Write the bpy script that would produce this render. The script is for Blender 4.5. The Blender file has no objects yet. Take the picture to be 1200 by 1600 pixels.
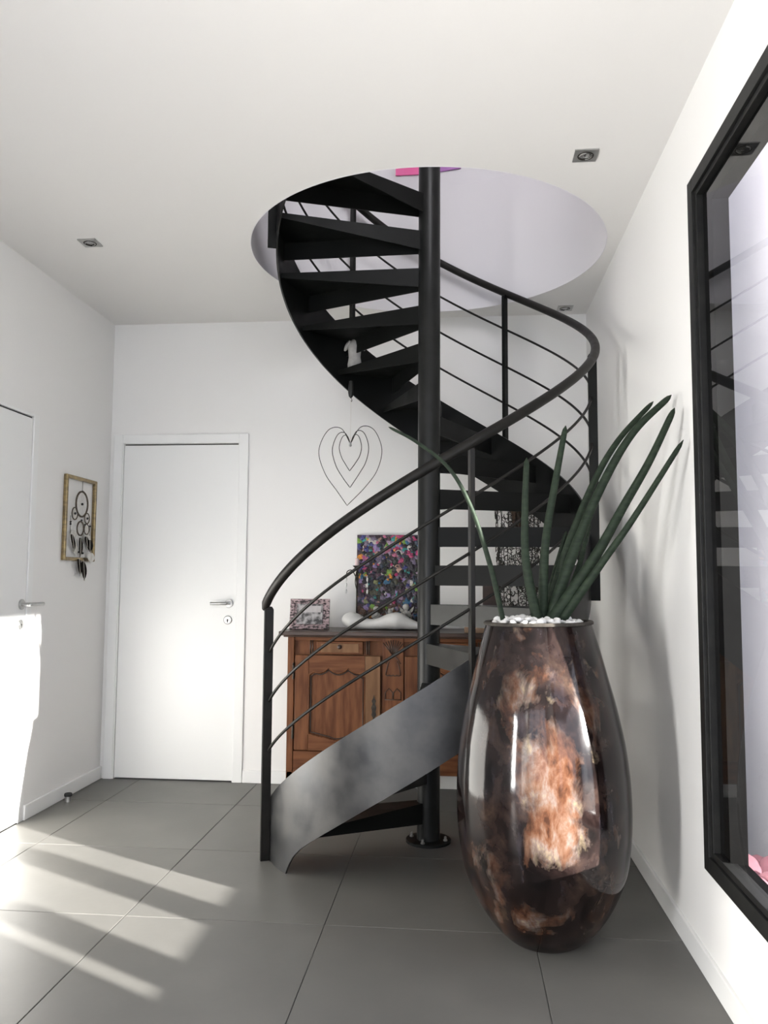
import bpy, bmesh, math, random
from mathutils import Vector, Matrix
random.seed(7)
S = bpy.context.scene
C = S.collection
PI = math.pi
R_ = math.radians

# ------------------------------------------------------------------ camera
cam_d = bpy.data.cameras.new('camera')
cam_d.sensor_fit = 'VERTICAL'
cam_d.sensor_height = 36.0
cam_d.lens = 1268.93 / 1600 * 36
cam_d.clip_start = 0.05
cam = bpy.data.objects.new('camera', cam_d)
C.objects.link(cam)
_r = Vector((0.99566297, 0.09282143, 0.00627971))
_u = Vector((0.00151823, -0.08370169, 0.9964897))
_f = Vector((-0.09302123, 0.99215836, 0.0834796))
cam.matrix_world = Matrix(((_r.x, _u.x, -_f.x, 0), (_r.y, _u.y, -_f.y, 0), (_r.z, _u.z, -_f.z, 1.20774), (0, 0, 0, 1)))
S.camera = cam

# ------------------------------------------------------------------ world, sun, daylight, exposure
SUN_DIR = Vector((-1.0, 0.545, -0.2486)).normalized()
w = bpy.data.worlds.new('sky')
S.world = w
w.use_nodes = True
wn = w.node_tree
bgn = wn.nodes['Background']
bgn.inputs[0].default_value = (0.80, 0.86, 1.0, 1)      # evenly bright hazy sky
bgn.inputs[1].default_value = 4.6

def light(name, kind, loc, direction, energy, color=(1, 1, 1), **kw):
    d = bpy.data.lights.new(name, kind)
    d.energy = energy
    d.color = color
    for k, v in kw.items():
        setattr(d, k, v)
    o = bpy.data.objects.new(name, d)
    C.objects.link(o)
    o.location = loc
    o.rotation_euler = Vector(direction).to_track_quat('-Z', 'Y').to_euler()
    return o

light('sun', 'SUN', (6, -3, 4), SUN_DIR, 47.0, (1.0, 0.975, 0.93), angle=R_(0.7))
# daylight at the tall left window; rear and upstairs lamps are added fill
light('fill_rear', 'AREA', (-0.75, -2.75, 1.45), (0, 1, 0), 4.0, (0.98, 0.985, 1.0), shape='RECTANGLE', size=2.5, size_y=2.3)
light('daylight_left_window', 'AREA', (-2.36, 0.05, 0.90), (1, 0.25, 0), 118.0, (1.0, 0.985, 0.96), shape='RECTANGLE', size=0.6, size_y=1.5, spread=R_(125))
light('fill_upstairs', 'AREA', (0.45, 1.35, 4.4), (-0.5, 1, -0.45), 118.0, (0.97, 0.96, 1.0), shape='RECTANGLE', size=2.2, size_y=1.6)

vs = S.view_settings
vs.view_transform = 'Standard'
vs.look = 'None'
vs.gamma = 1.0
vs.use_curve_mapping = False
vs.exposure = -0.05

# ------------------------------------------------------------------ materials
def mat(name, col, rough=0.5, metal=0.0, col2=None, scale=8.0, stretch=(1, 1, 1), bump=0.0, bump_scale=None,
        coat=0.0, detail=4.0, spec=0.5, rough2=None, contrast=(0.35, 0.65)):
    m = bpy.data.materials.new(name)
    m.use_nodes = True
    nt = m.node_tree
    b = nt.nodes['Principled BSDF']
    b.inputs['Base Color'].default_value = (*col, 1)
    b.inputs['Roughness'].default_value = rough
    b.inputs['Metallic'].default_value = metal
    b.inputs['Specular IOR Level'].default_value = spec
    if coat:
        b.inputs['Coat Weight'].default_value = coat
        b.inputs['Coat Roughness'].default_value = 0.06
    if col2 or bump or rough2 is not None:
        tc = nt.nodes.new('ShaderNodeTexCoord')
        mp = nt.nodes.new('ShaderNodeMapping')
        mp.inputs['Scale'].default_value = stretch
        nt.links.new(tc.outputs['Object'], mp.inputs['Vector'])
        nz = nt.nodes.new('ShaderNodeTexNoise')
        nz.inputs['Scale'].default_value = scale
        nz.inputs['Detail'].default_value = detail
        nt.links.new(mp.outputs[0], nz.inputs['Vector'])
        if col2:
            rp = nt.nodes.new('ShaderNodeValToRGB')
            rp.color_ramp.elements[0].position = contrast[0]
            rp.color_ramp.elements[1].position = contrast[1]
            rp.color_ramp.elements[0].color = (*col, 1)
            rp.color_ramp.elements[1].color = (*col2, 1)
            nt.links.new(nz.outputs['Fac'], rp.inputs[0])
            nt.links.new(rp.outputs[0], b.inputs['Base Color'])
        if rough2 is not None:
            mr = nt.nodes.new('ShaderNodeMapRange')
            mr.inputs['From Min'].default_value = 0.35
            mr.inputs['From Max'].default_value = 0.65
            mr.inputs['To Min'].default_value = rough
            mr.inputs['To Max'].default_value = rough2
            nt.links.new(nz.outputs['Fac'], mr.inputs['Value'])
            nt.links.new(mr.outputs[0], b.inputs['Roughness'])
        if bump:
            n2 = nz
            if bump_scale:
                n2 = nt.nodes.new('ShaderNodeTexNoise')
                n2.inputs['Scale'].default_value = bump_scale
                n2.inputs['Detail'].default_value = 3
                nt.links.new(mp.outputs[0], n2.inputs['Vector'])
            bp = nt.nodes.new('ShaderNodeBump')
            bp.inputs['Strength'].default_value = bump
            bp.inputs['Distance'].default_value = 0.01
            nt.links.new(n2.outputs['Fac'], bp.inputs['Height'])
            nt.links.new(bp.outputs[0], b.inputs['Normal'])
    return m

M = {}
M['wall'] = mat('white_wall_paint', (0.80, 0.79, 0.77), 0.7, bump=0.04, scale=120)
M['ceiling'] = mat('ceiling_paint', (0.775, 0.76, 0.74), 0.8, bump=0.03, scale=120)
M['wall_up'] = mat('lilac_white_paint', (0.74, 0.725, 0.74), 0.8, bump=0.03, scale=120)
M['trim'] = mat('white_lacquer', (0.80, 0.80, 0.785), 0.35, bump=0.02, scale=60)
M['tile'] = mat('grey_stoneware', (0.112, 0.109, 0.101), 0.42, spec=0.35, col2=(0.132, 0.128, 0.118), scale=2.6, detail=6, bump=0.02, bump_scale=40)
M['grout'] = mat('grout', (0.12, 0.118, 0.11), 0.9, bump=0.05, scale=60)
M['steel'] = mat('black_steel', (0.0035, 0.004, 0.0035), 0.45, 0.0, col2=(0.006, 0.0065, 0.006), scale=5, rough2=0.6, spec=0.18)
M['rawsteel'] = mat('raw_rolled_steel', (0.058, 0.059, 0.062), 0.30, 0.85, col2=(0.092, 0.091, 0.090), scale=9, detail=10, rough2=0.46)
M['steel_mid'] = mat('worn_lit_steel', (0.013, 0.0135, 0.013), 0.42, 0.3, col2=(0.027, 0.028, 0.026), scale=6, rough2=0.5)
M['polesteel'] = mat('oiled_pole_steel', (0.008, 0.0085, 0.008), 0.30, 0.0, col2=(0.014, 0.0145, 0.014), scale=9, rough2=0.42, spec=0.22)
M['railsteel'] = mat('waxed_steel', (0.010, 0.0095, 0.0085), 0.38, 0.2, col2=(0.018, 0.0165, 0.0145), spec=0.22, scale=14, rough2=0.5)
M['chrome'] = mat('brushed_steel', (0.42, 0.42, 0.41), 0.28, 0.9, col2=(0.5, 0.5, 0.49), scale=30)
M['dark'] = mat('dark_gap', (0.02, 0.02, 0.02), 0.8, bump=0.02, scale=40)
M['black_frame'] = mat('black_window_frame', (0.008, 0.008, 0.008), 0.5, 0.0, spec=0.25, col2=(0.013, 0.013, 0.012), scale=30)
M['casing'] = mat('black_casing', (0.0015, 0.0015, 0.0015), 0.8, 0.0, spec=0.05, col2=(0.002, 0.002, 0.002), scale=30)
M['wood'] = mat('oiled_oak', (0.090, 0.033, 0.015), 0.5, col2=(0.17, 0.070, 0.031), scale=5, stretch=(7, 2, 0.9), detail=8, bump=0.08, spec=0.15)
M['wood_h'] = mat('oiled_oak_rail', (0.090, 0.033, 0.015), 0.5, col2=(0.165, 0.068, 0.030), scale=5, stretch=(0.9, 2, 7), detail=8, bump=0.08, spec=0.15)
M['wood_pale'] = mat('worn_oak', (0.14, 0.072, 0.036), 0.5, col2=(0.21, 0.115, 0.06), scale=5, stretch=(7, 2, 0.9), detail=8, bump=0.08, spec=0.15)
M['wood_dark'] = mat('dark_oak', (0.030, 0.018, 0.013), 0.4, col2=(0.055, 0.030, 0.020), scale=6, stretch=(0.8, 3, 3), detail=6, bump=0.06)
M['iron'] = mat('aged_iron', (0.03, 0.026, 0.022), 0.5, 0.7, col2=(0.06, 0.05, 0.04), scale=60)
M['wire'] = mat('black_wire', (0.02, 0.017, 0.014), 0.5, 0.4, col2=(0.035, 0.03, 0.024), scale=50)
M['leaf'] = mat('snake_plant_skin', (0.010, 0.017, 0.010), 0.65, spec=0.2, col2=(0.020, 0.032, 0.018), scale=9, stretch=(3, 3, 9), detail=6, bump=0.06)
M['pebble'] = mat('white_pebble', (0.80, 0.79, 0.77), 0.55, col2=(0.70, 0.69, 0.67), scale=20)
M['rimclay'] = mat('unglazed_rim', (0.030, 0.026, 0.022), 0.7, col2=(0.055, 0.048, 0.04), scale=40, bump=0.2, spec=0.2)
M['soil'] = mat('potting_soil', (0.03, 0.022, 0.016), 0.9, col2=(0.06, 0.045, 0.03), scale=60, bump=0.4)
M['plaster'] = mat('white_plaster', (0.74, 0.73, 0.70), 0.42, col2=(0.66, 0.65, 0.62), scale=14)
M['stone_pale'] = mat('pale_stone', (0.42, 0.41, 0.39), 0.7, col2=(0.32, 0.31, 0.29), scale=30, bump=0.15)
M['pewter'] = mat('grey_pewter', (0.16, 0.155, 0.14), 0.5, 0.3, col2=(0.34, 0.33, 0.30), scale=40, bump=0.3)
M['pewter_pale'] = mat('pale_grey_stone', (0.30, 0.29, 0.265), 0.6, 0.0, col2=(0.46, 0.45, 0.42), scale=50, bump=0.2)
M['gold'] = mat('gilt_frame', (0.36, 0.27, 0.13), 0.34, 0.8, col2=(0.20, 0.15, 0.085), scale=18, stretch=(1, 1, 3))
M['feather'] = mat('dark_feather', (0.010, 0.008, 0.006), 0.9, spec=0.1, col2=(0.026, 0.021, 0.017), scale=30, stretch=(6, 6, 1))
M['fluff'] = mat('white_fluff', (0.72, 0.70, 0.66), 0.9, col2=(0.6, 0.58, 0.54), scale=60, bump=0.4)
M['ring'] = mat('bound_cord', (0.06, 0.045, 0.03), 0.8, col2=(0.10, 0.08, 0.055), scale=90)
M['pinkframe'] = mat('distressed_pink_paint', (0.02, 0.015, 0.016), 0.6, col2=(0.42, 0.31, 0.32), scale=26, stretch=(2, 1, 4), detail=8, bump=0.3, contrast=(0.42, 0.56))
M['photo'] = mat('grey_photo_print', (0.05, 0.047, 0.047), 0.4, col2=(0.42, 0.40, 0.40), scale=32, detail=3, contrast=(0.42, 0.62))
M['photo_sky'] = mat('pale_photo_print', (0.40, 0.37, 0.37), 0.4, col2=(0.5, 0.47, 0.47), scale=20)
M['candle'] = mat('pink_wax', (0.62, 0.46, 0.46), 0.5, col2=(0.66, 0.52, 0.51), scale=20)
M['crystal'] = mat('crystal_drop', (0.75, 0.75, 0.73), 0.08, 0.0, col2=(0.6, 0.6, 0.58), scale=60, coat=1.0)
M['cream'] = mat('cream_card', (0.66, 0.62, 0.55), 0.6, col2=(0.6, 0.56, 0.5), scale=12)
M['card'] = mat('tan_card', (0.34, 0.22, 0.14), 0.6, col2=(0.28, 0.18, 0.115), scale=12)
M['canvas'] = mat('painted_canvas', (0.03, 0.02, 0.03), 0.6, col2=(0.07, 0.04, 0.06), scale=20)
M['pink'] = mat('pink_print', (0.86, 0.12, 0.36), 0.5, col2=(0.80, 0.16, 0.40), scale=8)
M['violet'] = mat('violet_print', (0.30, 0.10, 0.36), 0.5, col2=(0.4, 0.16, 0.46), scale=12)
M['dried'] = mat('dried_stems', (0.04, 0.022, 0.014), 0.8, col2=(0.09, 0.05, 0.03), scale=30, stretch=(3, 3, 0.6))
M['render'] = mat('lavender_render', (0.29, 0.287, 0.315), 0.85, col2=(0.31, 0.307, 0.335), scale=3, bump=0.1, bump_scale=80)
M['paving'] = mat('pale_paving', (0.22, 0.21, 0.195), 0.8, col2=(0.26, 0.25, 0.23), scale=3)
M['blocker'] = mat('charcoal_blocker', (0.05, 0.05, 0.05), 0.7, col2=(0.08, 0.08, 0.08), scale=10)
M['petal'] = mat('pink_petal', (0.13, 0.045, 0.058), 0.8, col2=(0.095, 0.030, 0.042), scale=10)
M['bulb'] = mat('spot_reflector', (0.55, 0.55, 0.54), 0.15, 0.9, col2=(0.3, 0.3, 0.3), scale=80)

def glass_mat():
    m = bpy.data.materials.new('window_glass')
    m.use_nodes = True
    nt = m.node_tree
    for n in list(nt.nodes):
        nt.nodes.remove(n)
    out = nt.nodes.new('ShaderNodeOutputMaterial')
    mix = nt.nodes.new('ShaderNodeMixShader')
    fr = nt.nodes.new('ShaderNodeFresnel')
    fr.inputs['IOR'].default_value = 1.5
    tr = nt.nodes.new('ShaderNodeBsdfTransparent')
    gl = nt.nodes.new('ShaderNodeBsdfGlossy')
    gl.inputs['Roughness'].default_value = 0.0
    geo = nt.nodes.new('ShaderNodeNewGeometry')
    inv = nt.nodes.new('ShaderNodeMath'); inv.operation = 'SUBTRACT'; inv.inputs[0].default_value = 1.0
    mul = nt.nodes.new('ShaderNodeMath'); mul.operation = 'MULTIPLY'
    nt.links.new(geo.outputs['Backfacing'], inv.inputs[1])
    nt.links.new(inv.outputs[0], mul.inputs[0])
    nt.links.new(fr.outputs[0], mul.inputs[1])
    nt.links.new(mul.outputs[0], mix.inputs[0])
    nt.links.new(tr.outputs[0], mix.inputs[1])
    nt.links.new(gl.outputs[0], mix.inputs[2])
    nt.links.new(mix.outputs[0], out.inputs[0])
    return m
M['glass'] = glass_mat()

def vase_mat():
    m = bpy.data.materials.new('reactive_glaze')
    m.use_nodes = True
    nt = m.node_tree
    b = nt.nodes['Principled BSDF']
    b.inputs['Roughness'].default_value = 0.09
    b.inputs['Coat Weight'].default_value = 0.0
    b.inputs['Specular IOR Level'].default_value = 0.3
    b.inputs['Coat Roughness'].default_value = 0.05
    tc = nt.nodes.new('ShaderNodeTexCoord')
    def noise(scale, stretch, detail, off=(0, 0, 0), dist=0.0):
        mp = nt.nodes.new('ShaderNodeMapping')
        mp.inputs['Scale'].default_value = stretch
        mp.inputs['Location'].default_value = off
        nt.links.new(tc.outputs['Object'], mp.inputs['Vector'])
        n = nt.nodes.new('ShaderNodeTexNoise')
        n.inputs['Scale'].default_value = scale
        n.inputs['Detail'].default_value = detail
        n.inputs['Roughness'].default_value = 0.62
        n.inputs['Distortion'].default_value = dist
        nt.links.new(mp.outputs[0], n.inputs['Vector'])
        return n
    def ramp(n, stops):
        r = nt.nodes.new('ShaderNodeValToRGB')
        e = r.color_ramp.elements
        while len(e) < len(stops):
            e.new(0.5)
        for el, (ps, c) in zip(e, stops):
            el.position = ps
            el.color = (*c, 1) if len(c) == 3 else c
        nt.links.new(n.outputs['Fac'], r.inputs[0])
        return r
    base = ramp(noise(9.0, (1, 1, 0.85), 12, dist=0.3), [(0.36, (0.002, 0.0013, 0.0013)), (0.46, (0.006, 0.0036, 0.0033)), (0.54, (0.013, 0.008, 0.0072)), (0.62, (0.024, 0.015, 0.012)), (0.72, (0.050, 0.032, 0.022))])
    viol = ramp(noise(7, (1.8, 1.8, 0.5), 8, (3, 1, 2)), [(0.55, (0, 0, 0)), (0.70, (0.8, 0.8, 0.8))])
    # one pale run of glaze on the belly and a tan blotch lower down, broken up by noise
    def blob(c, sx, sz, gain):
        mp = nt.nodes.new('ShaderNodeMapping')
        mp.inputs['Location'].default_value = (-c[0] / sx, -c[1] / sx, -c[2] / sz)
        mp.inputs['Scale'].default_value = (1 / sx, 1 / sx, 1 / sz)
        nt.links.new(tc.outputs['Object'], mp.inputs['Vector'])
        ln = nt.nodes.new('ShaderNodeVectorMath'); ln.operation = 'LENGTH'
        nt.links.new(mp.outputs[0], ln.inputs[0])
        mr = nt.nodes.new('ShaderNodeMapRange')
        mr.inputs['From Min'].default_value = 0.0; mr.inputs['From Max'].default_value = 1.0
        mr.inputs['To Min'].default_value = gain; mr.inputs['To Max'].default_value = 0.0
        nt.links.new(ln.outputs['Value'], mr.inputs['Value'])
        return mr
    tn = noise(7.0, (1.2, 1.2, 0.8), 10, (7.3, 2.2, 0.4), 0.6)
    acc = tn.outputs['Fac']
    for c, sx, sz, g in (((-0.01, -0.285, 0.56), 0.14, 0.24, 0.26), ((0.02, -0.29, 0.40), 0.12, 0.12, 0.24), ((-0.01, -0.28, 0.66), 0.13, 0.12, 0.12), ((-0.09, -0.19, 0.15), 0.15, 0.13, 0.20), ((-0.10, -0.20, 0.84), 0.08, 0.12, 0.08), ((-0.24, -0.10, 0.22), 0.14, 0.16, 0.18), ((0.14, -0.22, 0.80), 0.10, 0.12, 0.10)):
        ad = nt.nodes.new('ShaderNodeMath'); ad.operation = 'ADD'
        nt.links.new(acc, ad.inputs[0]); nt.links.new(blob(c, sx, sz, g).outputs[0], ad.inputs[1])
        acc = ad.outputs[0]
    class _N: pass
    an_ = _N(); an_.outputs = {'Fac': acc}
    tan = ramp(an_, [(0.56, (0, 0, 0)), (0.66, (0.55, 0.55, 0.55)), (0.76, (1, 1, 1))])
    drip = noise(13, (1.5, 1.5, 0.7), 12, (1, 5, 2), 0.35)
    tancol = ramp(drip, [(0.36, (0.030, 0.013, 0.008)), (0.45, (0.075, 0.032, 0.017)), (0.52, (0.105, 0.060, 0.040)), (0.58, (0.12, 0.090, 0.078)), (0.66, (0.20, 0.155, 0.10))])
    vcol = ramp(drip, [(0.35, (0.012, 0.009, 0.012)), (0.6, (0.034, 0.030, 0.036))])
    m1 = nt.nodes.new('ShaderNodeMix'); m1.data_type = 'RGBA'
    nt.links.new(viol.outputs[0], m1.inputs[0])
    nt.links.new(base.outputs[0], m1.inputs[6]); nt.links.new(vcol.outputs[0], m1.inputs[7])
    m2 = nt.nodes.new('ShaderNodeMix'); m2.data_type = 'RGBA'
    nt.links.new(tan.outputs[0], m2.inputs[0])
    nt.links.new(m1.outputs[2], m2.inputs[6]); nt.links.new(tancol.outputs[0], m2.inputs[7])
    nt.links.new(m2.outputs[2], b.inputs['Base Color'])
    bp = nt.nodes.new('ShaderNodeBump')
    bp.inputs['Strength'].default_value = 0.025
    bp.inputs['Distance'].default_value = 0.01
    nt.links.new(noise(22, (1, 1, 0.6), 4).outputs['Fac'], bp.inputs['Height'])
    nt.links.new(bp.outputs[0], b.inputs['Normal'])
    nt.links.new(bp.outputs[0], b.inputs['Coat Normal'])
    return m
M['glaze'] = vase_mat()

def paint_mat():
    m = bpy.data.materials.new('impasto_paint')
    m.use_nodes = True
    nt = m.node_tree
    b = nt.nodes['Principled BSDF']
    b.inputs['Roughness'].default_value = 0.35
    a = nt.nodes.new('ShaderNodeVertexColor')
    a.layer_name = 'Col'
    nt.links.new(a.outputs[0], b.inputs['Base Color'])
    tc = nt.nodes.new('ShaderNodeTexCoord')
    nz = nt.nodes.new('ShaderNodeTexNoise')
    nz.inputs['Scale'].default_value = 90
    nt.links.new(tc.outputs['Object'], nz.inputs['Vector'])
    bp = nt.nodes.new('ShaderNodeBump')
    bp.inputs['Strength'].default_value = 0.5
    bp.inputs['Distance'].default_value = 0.01
    nt.links.new(nz.outputs['Fac'], bp.inputs['Height'])
    nt.links.new(bp.outputs[0], b.inputs['Normal'])
    return m
M['paint'] = paint_mat()

# ------------------------------------------------------------------ mesh helpers
def box(bm, x0, x1, y0, y1, z0, z1, mtx=None):
    v = [bm.verts.new((x, y, z)) for z in (z0, z1) for y in (y0, y1) for x in (x0, x1)]
    for f in ((0, 2, 3, 1), (4, 5, 7, 6), (0, 1, 5, 4), (2, 6, 7, 3), (0, 4, 6, 2), (1, 3, 7, 5)):
        bm.faces.new([v[i] for i in f])
    if mtx:
        bmesh.ops.transform(bm, matrix=mtx, verts=v)
    return v

def tube(bm, pts, rad, seg=8, cap=True, closed=False):
    pts = [Vector(p) for p in pts]
    n = len(pts)
    rads = rad if isinstance(rad, (list, tuple)) else [rad] * n
    rings = []
    up = None
    for i, p in enumerate(pts):
        if closed:
            t = pts[(i + 1) % n] - pts[i - 1]
        else:
            t = pts[min(i + 1, n - 1)] - pts[max(i - 1, 0)]
        t.normalize()
        if up is None:
            up = Vector((0, 0, 1)) if abs(t.z) < 0.9 else Vector((1, 0, 0))
        a = t.cross(up)
        if a.length < 1e-5:
            a = t.orthogonal()
        a.normalize()
        b = a.cross(t).normalized()
        up = b
        rings.append([bm.verts.new(p + (a * math.cos(2 * PI * k / seg) + b * math.sin(2 * PI * k / seg)) * max(rads[i], 1e-5)) for k in range(seg)])
    m = n if closed else n - 1
    for i in range(m):
        r0, r1 = rings[i], rings[(i + 1) % n]
        for k in range(seg):
            bm.faces.new((r0[k], r0[(k + 1) % seg], r1[(k + 1) % seg], r1[k]))
    if cap and not closed:
        bm.faces.new(rings[0][::-1])
        bm.faces.new(rings[-1])

def lathe(bm, prof, seg=32, mtx=None):
    rings = []
    vs_ = []
    for r, z in prof:
        ring = [bm.verts.new((max(r, 1e-4) * math.cos(2 * PI * k / seg), max(r, 1e-4) * math.sin(2 * PI * k / seg), z)) for k in range(seg)]
        rings.append(ring)
        vs_ += ring
    for i in range(len(rings) - 1):
        for k in range(seg):
            bm.faces.new((rings[i][k], rings[i][(k + 1) % seg], rings[i + 1][(k + 1) % seg], rings[i + 1][k]))
    bm.faces.new(rings[0][::-1])
    bm.faces.new(rings[-1])
    if mtx:
        bmesh.ops.transform(bm, matrix=mtx, verts=vs_)

def prism(bm, poly, h0, h1, plane='xz', mtx=None):
    """extrude a 2D polygon; plane xz: polygon in x,z, thickness along y"""
    def P(a, b, h):
        return (a, h, b) if plane == 'xz' else ((a, b, h) if plane == 'xy' else (h, a, b))
    a = [bm.verts.new(P(x, y, h0)) for x, y in poly]
    b = [bm.verts.new(P(x, y, h1)) for x, y in poly]
    n = len(poly)
    bm.faces.new(a)
    bm.faces.new(b[::-1])
    for i in range(n):
        bm.faces.new((a[i], b[i], b[(i + 1) % n], a[(i + 1) % n]))
    if mtx:
        bmesh.ops.transform(bm, matrix=mtx, verts=a + b)

def smooth_path(pts, n=8):
    """Catmull-Rom through control points"""
    P = [Vector(p) for p in pts]
    P = [P[0] * 2 - P[1]] + P + [P[-1] * 2 - P[-2]]
    out = []
    for i in range(1, len(P) - 2):
        for k in range(n):
            t = k / n
            a, b, c, d = P[i - 1], P[i], P[i + 1], P[i + 2]
            out.append(0.5 * ((2 * b) + (c - a) * t + (2 * a - 5 * b + 4 * c - d) * t * t + (3 * b - a - 3 * c + d) * t ** 3))
    out.append(P[-2])
    return out

def obj(name, bm, m, parent=None, smooth=False, bevel=0.0):
    bmesh.ops.recalc_face_normals(bm, faces=bm.faces)
    me = bpy.data.meshes.new(name)
    bm.to_mesh(me)
    bm.free()
    o = bpy.data.objects.new(name, me)
    C.objects.link(o)
    if m:
        me.materials.append(M[m] if isinstance(m, str) else m)
    if smooth:
        me.shade_smooth()
        if smooth == 'auto':
            me.set_sharp_from_angle(angle=R_(35))
    if bevel:
        md = o.modifiers.new('bevel', 'BEVEL')
        md.width = bevel
        md.segments = 2
        md.limit_method = 'ANGLE'
    if parent:
        o.parent = parent
    return o

def tag(o, label=None, cat=None, group=None, kind=None):
    if label: o['label'] = label
    if cat: o['category'] = cat
    if group: o['group'] = group
    if kind: o['kind'] = kind
    return o

def thing(name, label, cat, loc=(0, 0, 0), rot=(0, 0, 0), group=None, kind=None):
    o = bpy.data.objects.new(name, None)
    C.objects.link(o)
    o.empty_display_size = 0.1
    o.location = loc
    o.rotation_euler = rot
    return tag(o, label, cat, group, kind)

def B():
    return bmesh.new()

def boxobj(name, dims, m, parent=None, bevel=0.0):
    bm = B()
    box(bm, *dims)
    return obj(name, bm, m, parent, bevel=bevel)

# ------------------------------------------------------------------ room dimensions
XL, XR, YB, YR, H = -2.177, 0.757, 4.859, -2.6, 2.81
HU = 3.10                       # upper floor level
HX, HY, HR = -0.161, 3.892, 0.857   # stair opening
T = 0.07

# floor: grout bed with tiles as parts
fl = boxobj('floor', (XL - T, XR + T, YR - T, YB + T, -0.15, -0.004), 'grout')
tag(fl, 'large grey stoneware tile floor with thin grout lines', 'floor', kind='structure')
TP = 0.725
GX = [XL + 0.001] + [x for x in (-1.925, -1.2, -0.475, 0.25)] + [XR - 0.001]
GY = []
y = 2.93 - 8 * TP
while y < YB:
    if y > YR:
        GY.append(y)
    y += TP
GY = [YR + 0.001] + GY + [YB - 0.001]
tile_meshes = {}
for i in range(len(GX) - 1):
    for j in range(len(GY) - 1):
        dx, dy = round(GX[i + 1] - GX[i], 4), round(GY[j + 1] - GY[j], 4)
        if (dx, dy) not in tile_meshes:
            bm = B()
            g = 0.0013
            a, b = dx - g, dy - g
            e = 0.0012
            v = []
            lo = [bm.verts.new((x, yy, -0.012)) for x, yy in ((g, g), (a, g), (a, b), (g, b))]
            mi = [bm.verts.new((x, yy, -e)) for x, yy in ((g, g), (a, g), (a, b), (g, b))]
            hi = [bm.verts.new((x, yy, 0)) for x, yy in ((g + e, g + e), (a - e, g + e), (a - e, b - e), (g + e, b - e))]
            bm.faces.new(lo[::-1]); bm.faces.new(hi)
            for k in range(4):
                bm.faces.new((lo[k], lo[(k + 1) % 4], mi[(k + 1) % 4], mi[k]))
                bm.faces.new((mi[k], mi[(k + 1) % 4], hi[(k + 1) % 4], hi[k]))
            o = obj('tile', bm, 'tile', fl)
            tile_meshes[(dx, dy)] = o.data
        else:
            o = bpy.data.objects.new('tile', tile_meshes[(dx, dy)])
            C.objects.link(o)
            o.parent = fl
        o.location = (GX[i], GY[j], 0)

# ceiling slab with round opening
def ring_slab(x0, x1, y0, y1, z0, z1, cx, cy, r, seg=96):
    bm = B()
    ang = [2 * PI * k / seg for k in range(seg)] + [math.atan2(yy - cy, xx - cx) % (2 * PI) for xx in (x0, x1) for yy in (y0, y1)]
    ang = sorted(set(round(a, 6) for a in ang))
    def outer(a):
        c, s = math.cos(a), math.sin(a)
        t = min([(x1 - cx) / c if c > 1e-9 else 1e9, (x0 - cx) / c if c < -1e-9 else 1e9, (y1 - cy) / s if s > 1e-9 else 1e9, (y0 - cy) / s if s < -1e-9 else 1e9])
        return cx + c * t, cy + s * t
    I0, I1, O0, O1 = [], [], [], []
    for a in ang:
        ix, iy = cx + r * math.cos(a), cy + r * math.sin(a)
        ox, oy = outer(a)
        I0.append(bm.verts.new((ix, iy, z0))); I1.append(bm.verts.new((ix, iy, z1)))
        O0.append(bm.verts.new((ox, oy, z0))); O1.append(bm.verts.new((ox, oy, z1)))
    n = len(ang)
    for k in range(n):
        l = (k + 1) % n
        bm.faces.new((I0[k], I0[l], O0[l], O0[k]))
        bm.faces.new((I1[k], O1[k], O1[l], I1[l]))
        bm.faces.new((O0[k], O0[l], O1[l], O1[k]))
        bm.faces.new((I0[k], I1[k], I1[l], I0[l]))
    return bm
o = obj('ceiling', ring_slab(XL - T, XR + T, YR - T, YB + T, H, HU - 0.02, HX, HY, HR + 0.004), 'ceiling')
tag(o, 'smooth white ceiling pierced by the round stair opening', 'ceiling', kind='structure')
o = obj('floor_upstairs', ring_slab(XL - T, XR + T, 1.0, YB + T, HU - 0.02, HU, HX, HY, HR + 0.004), 'wall_up')
tag(o, 'pale floor of the upper storey around the stair opening', 'floor', kind='structure')
bm = B()
n = 128
v = [[bm.verts.new((HX + r * math.cos(2 * PI * k / n), HY + r * math.sin(2 * PI * k / n), z)) for k in range(n)] for r, z in ((HR, H - 0.001), (HR, HU), (HR + 0.004, HU), (HR + 0.004, H - 0.001))]
for a in range(4):
    for k in range(n):
        bm.faces.new((v[a][k], v[a][(k + 1) % n], v[(a + 1) % 4][(k + 1) % n], v[(a + 1) % 4][k]))
o = obj('trim_1', bm, 'wall_up', smooth='auto')
tag(o, 'lilac white cylindrical lining of the round stair opening', 'trim', kind='structure')

bm = B()
n = 90
A0, A1 = R_(-62), R_(232)
v = [[bm.verts.new((HX + r * math.cos(A0 + (A1 - A0) * k / n), HY + r * math.sin(A0 + (A1 - A0) * k / n), z)) for k in range(n + 1)] for r, z in ((HR, HU), (HR, 3.585), (HR + 0.02, 3.585), (HR + 0.02, HU))]
for a in range(4):
    for k in range(n):
        bm.faces.new((v[a][k], v[a][k + 1], v[(a + 1) % 4][k + 1], v[(a + 1) % 4][k]))
for k in (0, n):
    bm.faces.new([v[a][k] for a in range(4)])
o = obj('wall_stairwell', bm, 'wall_up', smooth='auto')
tag(o, 'curved lilac white parapet around the top of the stair opening', 'wall', kind='structure')

def rects(name, plane, pos, th, rs, m, label, cat='wall'):
    bm = B()
    for a0, a1, z0, z1 in rs:
        if plane == 'x':
            box(bm, min(pos, pos + th), max(pos, pos + th), a0, a1, z0, z1)
        else:
            box(bm, a0, a1, min(pos, pos + th), max(pos, pos + th), z0, z1)
    o = obj(name, bm, m)
    return tag(o, label, cat, kind='structure')

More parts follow.
